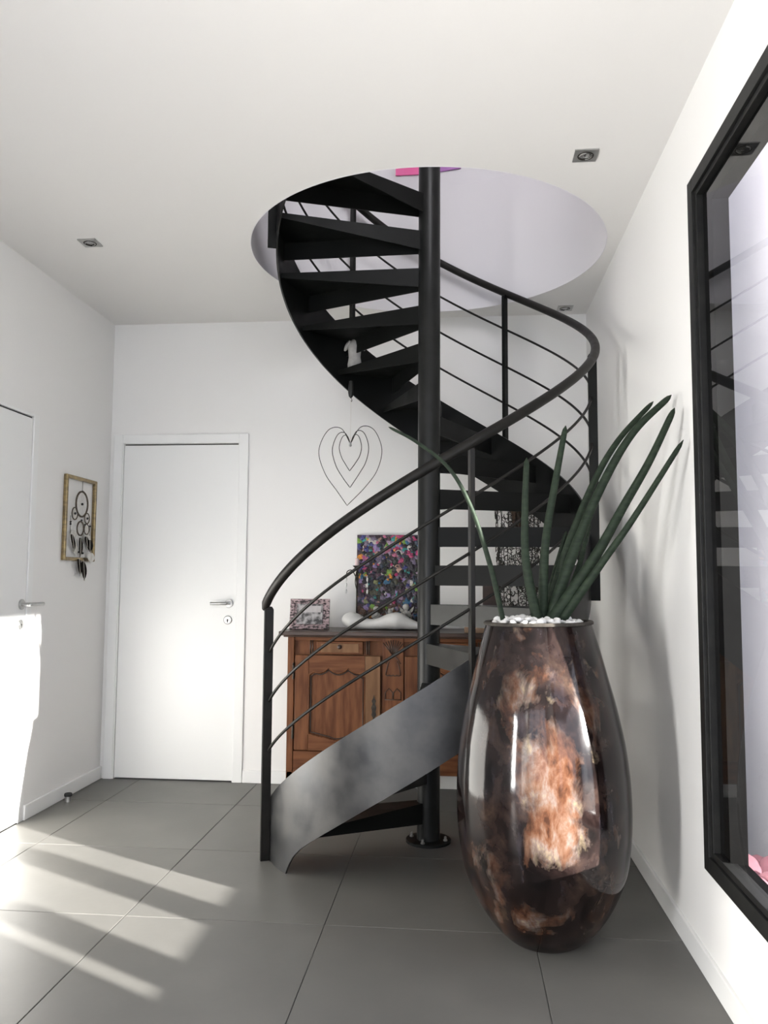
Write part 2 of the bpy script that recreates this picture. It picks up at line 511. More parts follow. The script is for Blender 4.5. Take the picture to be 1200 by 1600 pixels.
# door and window openings
D1 = (-2.094, -1.355, 2.045)              # back wall door x0 x1 top
D2 = (3.09, 3.952, 2.045)                 # left wall door y0 y1 top
W1 = (0.80, 2.626, 0.342, 2.495)          # right window outer frame y0 y1 z0 z1
LW = (-0.28, 0.38, 0.10, 1.70)           # tall window in left wall behind the camera
RW = (-2.0, 0.5, 0.3, 2.6)                # added opening for the rear fill lamp, unseen
rects('wall_left', 'x', XL, -T, [(YR, LW[0], 0, H), (LW[0], LW[1], 0, LW[2]), (LW[0], LW[1], LW[3], H), (LW[1], D2[0], 0, H), (D2[0], D2[1], D2[2], H), (D2[1], YB + T, 0, H)], 'wall', 'white painted left wall with a flush door and a hanging ornament')
rects('wall_back', 'y', YB, T, [(XL, D1[0], 0, H), (D1[0], D1[1], D1[2], H), (D1[1], XR + T, 0, H)], 'wall', 'white painted back wall behind the staircase and sideboard')
wy0, wy1, wz0, wz1 = W1[0] + 0.03, W1[1] - 0.012, W1[2] + 0.03, W1[3] - 0.03
rects('wall_right', 'x', XR, T, [(YR, wy0, 0, H), (wy0, wy1, 0, wz0), (wy0, wy1, wz1, H), (wy1, YB, 0, H)], 'wall', 'white painted right wall holding the tall black framed window')
rects('wall_rear', 'y', YR, -T, [(XL - T, RW[0], 0, H), (RW[0], RW[1], 0, RW[2]), (RW[0], RW[1], RW[3], H), (RW[1], XR + T, 0, H)], 'wall', 'white wall behind the viewer with an added opening for fill light')

# upper storey shell
rects('wall_upstairs_back', 'y', YB - 0.055, 0.08, [(XL - T, 0.235, HU, 5.4)], 'wall_up', 'lilac white upstairs wall seen through the round opening')
rects('wall_upstairs_corner', 'y', YB - 0.04, 0.08, [(0.235, XR + T, HU, 5.4)], 'wall_up', 'slightly recessed lilac white upstairs wall right of the pole')
rects('wall_upstairs_left', 'x', XL, -T, [(1.0, YB, HU, 5.4)], 'wall_up', 'lilac white upstairs side wall left of the stair opening')
rects('wall_upstairs_right', 'x', XR, T, [(1.0, YB, HU, 5.4)], 'wall_up', 'lilac white upstairs side wall right of the stair opening')
rects('wall_upstairs_front', 'y', 1.0, -T, [(XL - T, XR + T, HU, 5.4)], 'wall_up', 'upstairs wall on the side nearest the viewer')
o = boxobj('ceiling_upstairs', (XL - T, XR + T, 1.0 - T, YB + T, 5.4, 5.47), 'ceiling')
tag(o, 'white ceiling of the upper storey', 'ceiling', kind='structure')

# baseboards
BH = 0.074
def baseboard(name, dims, label):
    return tag(boxobj(name, dims, 'trim', bevel=0.003), label, 'baseboard', kind='structure')
baseboard('baseboard_back', (-1.293, XR - 0.012, YB - 0.012, YB + 0.002, 0.0, BH), 'low white baseboard along the back wall')
baseboard('baseboard_left', (XL - 0.002, XL + 0.012, D2[1] + 0.03, YB - 0.001, 0.0, BH), 'low white baseboard along the left wall')
baseboard('baseboard_right', (XR - 0.012, XR + 0.002, YR + 0.01, YB - 0.012, 0.0, BH + 0.004), 'low white baseboard along the right wall')

# ------------------------------------------------------------------ doors
def lever(parent, length, sgn):
    """door lever in local frame: x along the door, -y out of the door"""
    h = thing('handle', None, None)
    h.parent = parent
    rot = Matrix.Rotation(PI / 2, 4, 'X')
    bm = B(); lathe(bm, [(0.026, 0), (0.026, 0.007), (0.024, 0.009)], 24, rot); obj('rosette', bm, 'chrome', h, 'auto')
    bm = B(); tube(bm, smooth_path([(0, -0.005, 0), (0, -0.04, 0), (sgn * 0.012, -0.053, 0), (sgn * length, -0.055, 0)], 6), 0.0095, 12); obj('lever', bm, 'chrome', h, 'auto')
    k = thing('keyhole', None, None)
    k.parent = parent
    bm = B(); lathe(bm, [(0.026, 0), (0.026, 0.006), (0.022, 0.009)], 24, rot); obj('escutcheon', bm, 'chrome', k, 'auto')
    bm = B(); lathe(bm, [(0.0055, 0.0085), (0.0055, 0.0095)], 12, rot); box(bm, -0.003, 0.003, -0.0095, -0.0085, -0.014, 0.0); obj('key_slot', bm, 'dark', k)
    return h, k

d1 = thing('door_1', 'plain white door with steel lever in the back wall', 'door', (D1[0], YB, 0), kind='structure')
dw = D1[1] - D1[0]
boxobj('leaf', (0.004, dw - 0.004, 0.006, 0.046, 0.006, 2.037), 'trim', d1, 0.002)
bm = B()
box(bm, -0.06, -0.002, -0.012, 0.0, 0, 2.103); box(bm, dw + 0.002, dw + 0.06, -0.012, 0.0, 0, 2.103); box(bm, -0.002, dw + 0.002, -0.012, 0.0, 2.047, 2.103)
obj('frame', bm, 'trim', d1, bevel=0.003)
bm = B()
box(bm, -0.002, 0.003, -0.006, 0.06, 0, 2.047); box(bm, dw - 0.003, dw + 0.002, -0.006, 0.06, 0, 2.047); box(bm, -0.002, dw + 0.002, 0.047, 0.07, 0, 2.047)
obj('jamb', bm, 'trim', d1)
boxobj('door_gap', (0.003, dw - 0.003, 0.02, 0.04, 2.0372, 2.0465), 'dark', d1)
h, k = lever(d1, 0.10, -1)
h.location = (dw - 0.045, 0.006, 1.06); k.location = (dw - 0.05, 0.006, 0.96)

d2 = thing('door_2', 'flush white door with steel lever in the left wall', 'door', (XL, D2[1], 0), (0, 0, PI / 2), kind='structure')
# local x runs along +Y, local y runs along -X (into the wall)
dl = D2[1] - D2[0]
boxobj('leaf', (-dl + 0.004, -0.022, 0.003, 0.043, 0.004, 2.022), 'trim', d2, 0.002)
bm = B()
box(bm, -0.018, 0.028, -0.004, 0.05, 0, 2.045); box(bm, -dl - 0.028, -dl, -0.004, 0.05, 0, 2.045); box(bm, -dl, -0.018, -0.0015, 0.05, 2.03, 2.045)
obj('frame', bm, 'trim', d2, bevel=0.002)
boxobj('door_gap', (-dl, -0.018, 0.012, 0.06, 0.0, 2.03), 'dark', d2)
h, k = lever(d2, 0.115, 1)
h.location = (-0.062, 0.003, 1.075); k.location = (-0.066, 0.003, 0.975)

# ------------------------------------------------------------------ right window
wn1 = thing('window_1', 'tall black framed window in the right wall with a pale view', 'window', (XR, (W1[0] + W1[1]) / 2, W1[2]), kind='structure')
oy, oz = -(W1[0] + W1[1]) / 2, -W1[2]
def wframe(inset0, inset1, x0, x1, name):
    y0, y1, z0, z1 = W1
    for nm, (a0, a1, b0, b1) in (('left', (y1 - inset1, y1 - inset0, z0 + inset0, z1 - inset0)), ('right', (y0 + inset0, y0 + inset1, z0 + inset0, z1 - inset0)),
                                 ('top', (y0 + inset1, y1 - inset1, z1 - inset1, z1 - inset0)), ('bottom', (y0 + inset1, y1 - inset1, z0 + inset0, z0 + inset1))):
        bm = B()
        box(bm, x0, x1, a0 + oy, a1 + oy, b0 + oz, b1 + oz)
        obj(name, bm, 'black_frame', wn1, bevel=0.0015)
wframe(0.0, 0.048, -0.020, 0.002, 'frame_board')
wframe(0.048, 0.066, -0.011, 0.03, 'inner_bead')
bm = B()
box(bm, 0.004, 0.009, W1[0] + 0.06 + oy, W1[1] - 0.06 + oy, 0.06, W1[3] - W1[2] - 0.06)
obj('pane', bm, 'glass', wn1)
y0, y1, z0, z1 = W1
# dark outer casing boards beyond the pane
bm = B(); box(bm, 0.010, 0.060, y1 - 0.152 + oy, y1 - 0.012 + oy, 0.03, z1 - z0 - 0.03); obj('casing', bm, 'casing', wn1)
bm = B(); box(bm, 0.010, 0.060, y0 + 0.012 + oy, y0 + 0.152 + oy, 0.03, z1 - z0 - 0.03); obj('casing', bm, 'casing', wn1)
bm = B(); box(bm, 0.010, 0.060, y0 + 0.152 + oy, y1 - 0.152 + oy, z1 - z0 - 0.120, z1 - z0 - 0.03); obj('casing', bm, 'casing', wn1)
bm = B(); box(bm, 0.010, 0.060, y0 + 0.152 + oy, y1 - 0.152 + oy, 0.03, 0.062); obj('casing', bm, 'casing', wn1)

# simple frames of the left window and the added rear opening
def outer_window(name, label, plane, pos, a0, a1, z0, z1, mull):
    t = thing(name, label, 'window', (0, 0, 0), kind='structure')
    def bar(p0, p1, q0, q1):
        bm = B()
        if plane == 'x':
            box(bm, pos - 0.05, pos - 0.005, p0, p1, q0, q1)
        else:
            box(bm, p0, p1, pos - 0.05, pos - 0.005, q0, q1)
        obj('frame_bar', bm, 'black_frame', t)
    bar(a0, a0 + 0.05, z0, z1); bar(a1 - 0.05, a1, z0, z1); bar(a0 + 0.05, a1 - 0.05, z0, z0 + 0.05); bar(a0 + 0.05, a1 - 0.05, z1 - 0.05, z1)
    for mm in mull:
        bar(mm - 0.03, mm + 0.03, z0 + 0.05, z1 - 0.05)
outer_window('window_2', 'tall narrow window in the left wall behind the viewer', 'x', XL, *LW, [])
outer_window('added_rear_window', 'added wide opening with mullions for fill light behind the viewer', 'y', YR, *RW, [-1.17, -0.33])

# ------------------------------------------------------------------ outside the right window
o = boxobj('terrace_ground', (XR + T, 9.0, -6, 12, -0.25, -0.1), 'paving')
tag(o, 'pale paved terrace outside the right window', 'terrace', kind='structure')
o = boxobj('garden_wall', (1.27, 1.45, 2.95, 9.0, -0.1, 5.0), 'render')
tag(o, 'smooth lavender white wall seen through the right window', 'wall', kind='structure')
o = boxobj('shading_roof', (XR + T + 0.01, 4.33, -4.0, 1.6, 2.6, 2.78), 'render')  # unseen slab, sized to block the sun above the door patch
tag(o, 'unseen pale roof slab outside the right window, sized to cut the sun', 'roof', kind='structure')
def blocker(label, x0, x1, y0, y1, zt):  # unseen boxes added to cast the dark bands across the sun patch
    t = thing('blocker_box', label, 'blocker', ((x0 + x1) / 2, (y0 + y1) / 2, -0.1), group='added blockers outside the right window')
    hx, hy = (x1 - x0) / 2, (y1 - y0) / 2
    bm = B(); box(bm, -hx, hx, -hy, hy, 0, zt + 0.1); obj('body', bm, 'blocker', t, bevel=0.008)
    bm = B(); box(bm, -hx + 0.01, hx - 0.01, -hy + 0.01, hy - 0.01, zt + 0.1, zt + 0.115); obj('soil', bm, 'soil', t)
blocker('added slim charcoal planter outside, nearest the staircase end of the window', 0.98, 1.08, 1.862, 1.985, 0.725)
blocker('added slim charcoal planter outside, second from the staircase end', 0.98, 1.08, 1.420, 1.552, 0.655)
blocker('added wide tall charcoal planter outside, farthest from the staircase', 0.98, 1.08, 0.80, 1.310, 0.80)
bm = B()
bmesh.ops.create_icosphere(bm, subdivisions=3, radius=0.16, matrix=Matrix.Translation((1.30, 1.56, 0.36)))
lathe(bm, [(0.10, -0.1), (0.12, 0.1), (0.05, 0.22)], 20, Matrix.Translation((1.30, 1.56, 0)))
o = obj('ball_blocker', bm, 'blocker', smooth='auto')  # unseen ball added to round off the near edge of the sun patch
tag(o, 'added charcoal ball on a low pedestal between the outside blockers', 'garden ornament')
pk = thing('pink_flower', 'large pink bloom low outside the black framed window', 'flower', (1.035, 2.99, -0.1))
bm = B(); tube(bm, [(0, 0, 0), (0.005, 0, 0.14), (0, 0, 0.27)], 0.012, 8); obj('stem', bm, 'leaf', pk, True)
for k in range(9):
    a = 2 * PI * k / 9
    bm = B()
    bmesh.ops.create_icosphere(bm, subdivisions=2, radius=1.0, matrix=Matrix.Translation((0.06 * math.cos(a), 0.06 * math.sin(a), 0.29 + 0.02 * (k % 2))) @ Matrix.Rotation(a, 4, 'Z') @ Matrix.Rotation(-0.5, 4, 'Y') @ Matrix.Diagonal((0.085, 0.06, 0.03, 1)))
    obj('petal', bm, 'petal', pk, True)

# ------------------------------------------------------------------ spiral staircase
SX, SY = -0.148, 3.89
st = thing('spiral_staircase', 'dark steel spiral staircase with curved handrail rising through the round opening', 'staircase', (SX, SY, 0))
K = 0.0082
RS = 0.745
RH = 0.785
def hel(R, th, z):
    a = R_(th)
    return Vector((R * math.cos(a), R * math.sin(a), z))
def zh(th): return K * th - 0.590
def zt_(th): return K * th - 1.423
def zb_(th): return K * th - 1.748
POLE_TOP = 4.3
bm = B(); lathe(bm, [(0.0535, 0.008), (0.0535, POLE_TOP), (0.045, POLE_TOP + 0.01)], 40); obj('pole', bm, 'polesteel', st, 'auto')
bp = None
bm = B(); lathe(bm, [(0.105, 0.0), (0.105, 0.010), (0.103, 0.012)], 40); bp = obj('base_plate', bm, 'steel', st, 'auto')
for k in range(4):
    a = PI / 4 + k * PI / 2 + 0.5
    bm = B(); lathe(bm, [(0.010, 0.011), (0.010, 0.018), (0.006, 0.018), (0.006, 0.030), (0.003, 0.033)], 8, Matrix.Translation((0.082 * math.cos(a), 0.082 * math.sin(a), 0)))
    obj('bolt', bm, 'chrome', bp, 'auto')
# treads: folded plate, deep front lip, tapering back lip; +x radial, walker comes from -y
TA = 25.3
def tread_mesh():
    bm = B()
    t = 0.006
    def slab(poly, z0, z1):
        prism(bm, poly, z0, z1, 'xy')
    f0, f1 = (0.046, -0.030), (0.741, -0.020)
    arc = [(0.741 * math.cos(R_(TA * k / 5)), 0.741 * math.sin(R_(TA * k / 5))) for k in range(6)]
    b0 = (0.052 * math.cos(R_(TA + 14)), 0.052 * math.sin(R_(TA + 14)))
    slab([f0, f1] + arc + [b0], -t, 0)
    d = Vector((f1[0] - f0[0], f1[1] - f0[1])).normalized(); nrm = Vector((-d.y, d.x)) * t
    v = [bm.verts.new((x, y_, z)) for z in (-0.094, -t) for x, y_ in (f0, f1, (f1[0] + nrm.x, f1[1] + nrm.y), (f0[0] + nrm.x, f0[1] + nrm.y))]
    for f in ((3, 2, 1, 0), (4, 5, 6, 7), (0, 1, 5, 4), (1, 2, 6, 5), (2, 3, 7, 6), (3, 0, 4, 7)):
        bm.faces.new([v[i] for i in f])
    e0, e1 = Vector(b0), Vector(arc[-1])
    d = (e1 - e0).normalized(); nrm = Vector((d.y, -d.x)) * t
    q = [e0, e1, e1 + nrm, e0 + nrm]
    lo = [-0.094, -0.024, -0.024, -0.094]
    a = [bm.verts.new((p_.x, p_.y, z)) for p_, z in zip(q, lo)]
    b = [bm.verts.new((p_.x, p_.y, -t)) for p_ in q]
    bm.faces.new(a[::-1]); bm.faces.new(b)
    for k in range(4):
        bm.faces.new((a[k], a[(k + 1) % 4], b[(k + 1) % 4], b[k]))
    return bm
tr0 = None
for n_ in range(1, 18):
    if tr0 is None:
        tr = tr0 = obj('tread', tread_mesh(), 'steel', st)
    else:
        tr = bpy.data.objects.new('tread', tr0.data)
        C.objects.link(tr)
        tr.parent = st
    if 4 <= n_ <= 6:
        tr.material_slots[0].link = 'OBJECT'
        tr.material_slots[0].material = M['steel_mid']  # lighter grey mostly stands for light these treads reflect, partly patina
    tr.location = (0, 0, n_ * 0.1825)
    tr.rotation_euler = (0, 0, R_(292 + (n_ - 5) * 22.26))
# stringer: helical plate
bm = B()
cols = []
TH0, TH1 = 201.5, 592.0
start_curve = [(201.5, 0.0), (220.5, 0.0), (222.0, 0.035), (225.0, 0.085), (229.0, 0.128), (232.0, 0.154)]
ths = []
th = TH0
while th < 233: ths.append(th); th += 1.0
while th < TH1: ths.append(th); th += 3.0
ths.append(TH1)
def interp(tab, x):
    for (a, b), (c, d) in zip(tab, tab[1:]):
        if a <= x <= c:
            return b + (d - b) * (x - a) / (c - a)
for th in ths:
    zb = interp(start_curve, th) if th < 232 else zb_(th)
    cols.append([bm.verts.new(hel(r, th, z)) for r, z in ((RS - 0.003, zb), (RS + 0.005, zb), (RS + 0.005, zt_(th)), (RS - 0.003, zt_(th)))])
for a, b in zip(cols, cols[1:]):
    for k in range(4):
        bm.faces.new((a[k], a[(k + 1) % 4], b[(k + 1) % 4], b[k]))
bm.faces.new(cols[0]); bm.faces.new(cols[-1][::-1])
bm.faces.ensure_lookup_table()
for f in bm.faces:
    c_ = f.calc_center_median()
    f.material_index = 1 if math.hypot(c_.x, c_.y) < RS - 0.001 else 0  # inner faces take darker steel: their dark reflections put into the colour
so = obj('stringer', bm, 'rawsteel', st, 'auto')
so.data.materials.append(M['steel'])
# posts
for k, th in enumerate((206.0, 284.5, 347.5, 418.5, 487.0, 557.0)):
    bm = B()
    zlo = 0.0 if k == 0 else zb_(th) + (0.02 if k < 5 else -0.045)
    zhi = zh(th) - 0.012
    box(bm, -0.020, 0.020, -0.009, 0.009, zlo, zhi - 0.012)
    prism(bm, [(-0.020, zhi - 0.012), (0.020, zhi - 0.012), (0.012, zhi), (-0.012, zhi)], -0.009, 0.009, 'xz')
    bmesh.ops.transform(bm, matrix=Matrix.Rotation(R_(th), 4, 'Z') @ Matrix.Translation((0.771, 0, 0)), verts=bm.verts)
    obj('post', bm, 'railsteel' if k < 2 else 'steel', st, bevel=0.0015)
# handrail and three rails
bm = B()
pts = [hel(RH, 204.6 + 2.0 * k, zh(204.6 + 2.0 * k) - (0.010 if k == 0 else 0)) for k in range(194)]
tube(bm, pts, [0.014] + [0.0205] * 192 + [0.014], 16)
obj('handrail', bm, 'railsteel', st, 'auto')
for dz in (0.212, 0.426, 0.640):
    bm = B()
    pts = [hel(0.765, 206.0 + 2.5 * k, zh(206.0 + 2.5 * k) - dz) for k in range(153)]
    tube(bm, pts, 0.0062, 8)
    obj('rail', bm, 'railsteel', st, 'auto')

# ------------------------------------------------------------------ sideboard
FX0, FX1, FY0, FY1 = -0.945, 0.44, 4.45, 4.845     # body
SBX = FX0
sb = thing('sideboard', 'carved brown oak sideboard standing behind the spiral staircase', 'sideboard', (SBX, FY0, 0))
W = FX1 - FX0
# local: x from 0..W, y 0 (front) .. depth, z up
DP = FY1 - FY0
bm = B()
box(bm, 0, W, 0.022, DP, 0.165, 0.898)
obj('body', bm, 'wood', sb, bevel=0.002)
bm = B()
box(bm, -0.045, W + 0.045, -0.035, DP + 0.005, 0.902, 0.925); box(bm, -0.022, W + 0.022, -0.018, DP, 0.893, 0.902)
obj('top', bm, 'wood_dark', sb, bevel=0.004)
# face frame: stiles and rails as parts
def part(name, dims, m, bev=0.003, par=None):
    bm = B(); box(bm, *dims); return obj(name, bm, m, par or sb, bevel=bev)
part('corner_stile', (0, 0.036, 0.0, 0.022, 0.10, 0.893), 'wood')
part('corner_stile', (W - 0.036, W, 0.0, 0.022, 0.10, 0.893), 'wood')
part('center_stile', (0.525, 0.640, 0.0, 0.022, 0.165, 0.893), 'wood')
part('center_stile', (1.125, 1.245, 0.0, 0.022, 0.165, 0.893), 'wood')
part('top_rail', (0.036, W - 0.036, 0.006, 0.022, 0.872, 0.893), 'wood_h')
part('bottom_rail', (0.036, W - 0.036, 0.004, 0.022, 0.165, 0.278), 'wood_h')
for x in (0.0, W - 0.05):
    bm = B()
    prism(bm, [(x, 0.0), (x + 0.05, 0.0), (x + 0.05, 0.17), (x, 0.17)], 0.0, 0.05, 'xz')
    obj('leg', bm, 'wood', sb, bevel=0.004)
for x in (0.0, W - 0.05):
    part('leg', (x, x + 0.05, DP - 0.06, DP - 0.01, 0.0, 0.17), 'wood')
def sb_door(x0, x1, z0, z1, hinge_left):
    d = thing('door', None, None)
    d.parent = sb
    d.location = (x0, 0, z0)
    w_, h_ = x1 - x0, z1 - z0
    part('panel', (0.06, w_ - 0.06, 0.004, 0.02, 0.05, h_ - 0.05), 'wood', 0.002, d)
    part('door_stile', (0, 0.078, -0.010, 0.02, 0, h_), 'wood', 0.004, d)
    part('door_stile', (w_ - 0.085, w_, -0.010, 0.02, 0, h_), 'wood_pale', 0.004, d)
    # scalloped top and bottom rails
    xs = [0.078 + (w_ - 0.163) * i / 40 for i in range(41)]
    def top(u):
        # three scallops between raised cusps, rounded outer corners
        return 0.066 + 0.026 * abs(math.sin(PI * u / 0.35)) ** 0.8 + 0.034 * math.exp(-(u / 0.05) ** 2) + 0.034 * math.exp(-((1 - u) / 0.05) ** 2)
    poly = [(xs[0], h_), *[(x, h_ - top(i / 40)) for i, x in enumerate(xs)], (xs[-1], h_)]
    bm = B(); prism(bm, poly[::-1], -0.010, 0.02, 'xz'); obj('door_rail', bm, 'wood_h', d)
    poly = [(xs[0], 0), *[(x, 0.062 + 0.022 * (1 - math.sin(PI * min(max((i / 40) * 1.0, 0), 1))) - 0.012 * math.exp(-((i / 40 - 0.5) / 0.12) ** 2)) for i, x in enumerate(xs)], (xs[-1], 0)]
    bm = B(); prism(bm, poly, -0.010, 0.02, 'xz'); obj('door_rail', bm, 'wood_h', d)
    # moulding around the panel
    tp = [(x, -0.011, h_ - top(i / 40) - 0.002) for i, x in enumerate(xs)]
    bt = [(x, -0.011, 0.064 + 0.022 * (1 - math.sin(PI * i / 40)) - 0.012 * math.exp(-((i / 40 - 0.5) / 0.12) ** 2)) for i, x in enumerate(xs)][::-1]
    bm = B(); tube(bm, [(p_[0], p_[1] + 0.004, p_[2]) for p_ in tp + bt], 0.0045, 6, closed=True); obj('moulding', bm, 'wood', d, True)
    bm = B(); tube(bm, [(p_[0] + (0.010 if p_[0] < w_ / 2 - 0.1 else (-0.010 if p_[0] > w_ / 2 + 0.1 else 0)), p_[1] + 0.010, p_[2] - 0.011) for p_ in tp] + [(p_[0] + (0.010 if p_[0] < w_ / 2 - 0.1 else (-0.010 if p_[0] > w_ / 2 + 0.1 else 0)), p_[1] + 0.010, p_[2] + 0.011) for p_ in bt], 0.0032, 6, closed=True); obj('moulding', bm, 'wood_dark', d, True)
    hx = -0.008 if hinge_left else w_ + 0.008
    for zz in (0.06, h_ - 0.13):
        bm = B(); tube(bm, [(hx, -0.012, zz), (hx, -0.012, zz + 0.075)], 0.006, 8); lathe(bm, [(0.003, 0), (0.007, 0.006), (0.003, 0.014)], 8, Matrix.Translation((hx, -0.012, zz + 0.075))); obj('hinge', bm, 'iron', d, 'auto')
    lx = w_ - 0.035 if hinge_left else 0.035
    bm = B()
    prism(bm, [(lx + a, 0.5 * h_ - 0.03 + b) for a, b in ((0, -0.075), (0.008, -0.06), (0.004, -0.045), (0.013, -0.03), (0.009, -0.012), (0.014, 0.01), (0.006, 0.03), (0.012, 0.045), (0.004, 0.06), (0, 0.078), (-0.004, 0.06), (-0.012, 0.045), (-0.006, 0.03), (-0.014, 0.01), (-0.009, -0.012), (-0.013, -0.03), (-0.004, -0.045), (-0.008, -0.06))], -0.013, -0.009, 'xz')
    obj('lock_plate', bm, 'iron', d)
sb_door(0.044, 0.515, 0.285, 0.795, True)
sb_door(0.648, 1.115, 0.285, 0.795, False)
def drawer(x0, x1):
    d = thing('drawer', None, None)
    d.parent = sb
    part('front', (x0 + 0.012, x1 - 0.012, -0.006, 0.02, 0.802, 0.870), 'wood_h', 0.003, d)
    part('panel', (x0 + 0.035, x1 - 0.035, -0.009, -0.004, 0.812, 0.860), 'wood_pale', 0.002, d)
    xm = (x0 + x1) / 2
    rot = Matrix.Translation((xm, -0.008, 0.842)) @ Matrix.Rotation(PI / 2, 4, 'X')
    bm = B(); lathe(bm, [(0.013, 0), (0.013, 0.003), (0.009, 0.005), (0.007, 0.009), (0.003, 0.011)], 16, rot); obj('knob', bm, 'wood_dark', d, 'auto')
drawer(0.150, 0.430)
drawer(0.755, 1.035)
for x in (0.128, 0.140, 0.440, 0.452, 0.733, 0.745, 1.045, 1.057):
    bm = B(); tube(bm, [(x, -0.002, 0.802), (x, -0.002, 0.876)], 0.0042, 8); obj('reed', bm, 'wood_dark', sb, True)
# carvings on the central stiles
def carve(xc):
    def stroke(pts, r=0.0028, name='carving'):
        bm = B(); tube(bm, [(xc + a, -0.001, b) for a, b in pts], r, 6); obj(name, bm, 'wood_dark', sb, True)
    for k in range(9):
        a = R_(-38 + 76 * k / 8)
        stroke([(0.004 * math.sin(a), 0.80), (0.088 * math.sin(a), 0.80 + 0.082 * math.cos(a))])
    stroke([(-0.002, 0.80), (-0.030, 0.775), (-0.040, 0.755)])
    stroke([(0.002, 0.80), (0.030, 0.775), (0.040, 0.755)])
    for s in (-1, 1):
        stroke([(s * a, b) for a, b in ((0.022, 0.768), (0.030, 0.748), (0.036, 0.72), (0.040, 0.695))])
    stroke([(-0.040 + 0.08 * i / 16, 0.695 - 0.006 * abs(math.sin(PI * i / 16 * 4))) for i in range(17)])
    for s in (-1, 1):
        stroke([(s * 0.002, 0.565), (s * 0.002, 0.60), (s * 0.022, 0.622), (s * 0.042, 0.60), (s * 0.042, 0.565)])
    stroke([(-0.045, 0.562), (0.045, 0.562)])
    for k in range(9):
        a = R_(-80 + 160 * k / 8)
        stroke([(0.012 * math.sin(a), 0.455 + 0.012 * math.cos(a)), (0.040 * math.sin(a), 0.455 + 0.040 * math.cos(a))])
    stroke([(0.043 * math.sin(R_(-90 + 12 * k)), 0.455 + 0.043 * math.cos(R_(-90 + 12 * k))) for k in range(16)])
    stroke([(-0.046, 0.43), (0.046, 0.43)])
carve(0.583); carve(1.185)

# ------------------------------------------------------------------ things on the sideboard
TZ = 0.925
# photo frame leaning back
pf = thing('photo_frame', 'worn pink and black photo frame at the left end of the sideboard', 'photo frame', (-0.855, 4.60, TZ), (R_(-14), 0, R_(4)))
def frame_rect(par, w0, h0, w1, h1, y0, y1, m, name):
    for a0, a1, b0, b1 in ((-w0, w0, 0 + (h0 - h0), (h0 - h1)), (-w0, w0, 2 * h0 - (h0 - h1), 2 * h0), (-w0, -w1, h0 - h1, h0 + h1), (w1, w0, h0 - h1, h0 + h1)):
        bm = B(); box(bm, a0, a1, y0, y1, b0, b1); obj(name, bm, m, par, bevel=0.002)
frame_rect(pf, 0.113, 0.088, 0.090, 0.065, -0.008, 0.010, 'pinkframe', 'frame_rail')
for a0, a1, b0, b1 in ((-0.074, 0.074, 0.030, 0.040), (-0.074, 0.074, 0.136, 0.146), (-0.074, -0.064, 0.040, 0.136), (0.064, 0.074, 0.040, 0.136)):
    bm = B(); box(bm, a0, a1, -0.006, 0.002, b0, b1); obj('inner_rail', bm, 'photo', pf)
bm = B(); box(bm, -0.091, 0.091, 0.0, 0.008, 0.022, 0.154); obj('mat', bm, 'pinkframe', pf)
bm = B(); box(bm, -0.064, 0.064, -0.003, 0.001, 0.040, 0.098); obj('picture', bm, 'photo', pf)
bm = B(); box(bm, -0.064, 0.064, -0.003, 0.001, 0.098, 0.136); obj('picture_sky', bm, 'photo_sky', pf)
bm = B(); box(bm, -0.02, 0.02, 0.010, 0.013, 0.02, 0.13); obj('back_strut', bm, 'dark', pf)

# reclining figure sculpture: one continuous skinned body
def blob_body(name, blobs, voxel, m, parent):
    bm = B()
    for (x, y_, z), rr in blobs:
        rr = rr if isinstance(rr, tuple) else (rr, rr, rr)
        bmesh.ops.create_icosphere(bm, subdivisions=2, radius=1.0, matrix=Matrix.Translation((x, y_, z)) @ Matrix.Diagonal((*rr, 1)))
    o = obj(name, bm, m, parent, True)
    md = o.modifiers.new('remesh', 'REMESH')
    md.mode = 'VOXEL'; md.voxel_size = voxel; md.use_smooth_shade = True
    sm = o.modifiers.new('smooth', 'SMOOTH')
    sm.iterations = 3
    return o
def limb(a, b, r0, r1, n=4):
    a, b = Vector(a), Vector(b)
    return [(tuple(a.lerp(b, i / n)), r0 + (r1 - r0) * i / n) for i in range(n + 1)]
sc = thing('reclining_sculpture', 'smooth white plaster figure lying face down on the sideboard', 'sculpture', (-0.43, 4.62, TZ))
sp_ = smooth_path([(0.268, 0.0, 0.014), (0.225, 0, 0.020), (0.175, 0, 0.030), (0.125, 0, 0.042), (0.075, 0, 0.053), (0.025, 0, 0.048), (-0.035, 0, 0.036), (-0.085, 0, 0.034), (-0.125, 0, 0.040), (-0.160, 0, 0.050), (-0.192, 0, 0.052), (-0.218, 0, 0.044), (-0.232, 0, 0.036)], 5)
rk = smooth_path([(0.010, 0, 0), (0.017, 0, 0), (0.024, 0, 0), (0.036, 0, 0), (0.050, 0, 0), (0.044, 0, 0), (0.031, 0, 0), (0.030, 0, 0), (0.036, 0, 0), (0.046, 0, 0), (0.049, 0, 0), (0.038, 0, 0), (0.012, 0, 0)], 5)
bm = B(); tube(bm, sp_, [a.x for a in rk], 18)
for v_ in bm.verts:
    v_.co.y *= 1.25
    v_.co.z = max(v_.co.z, 0.0) * 0.98
obj('figure', bm, 'plaster', sc, True)
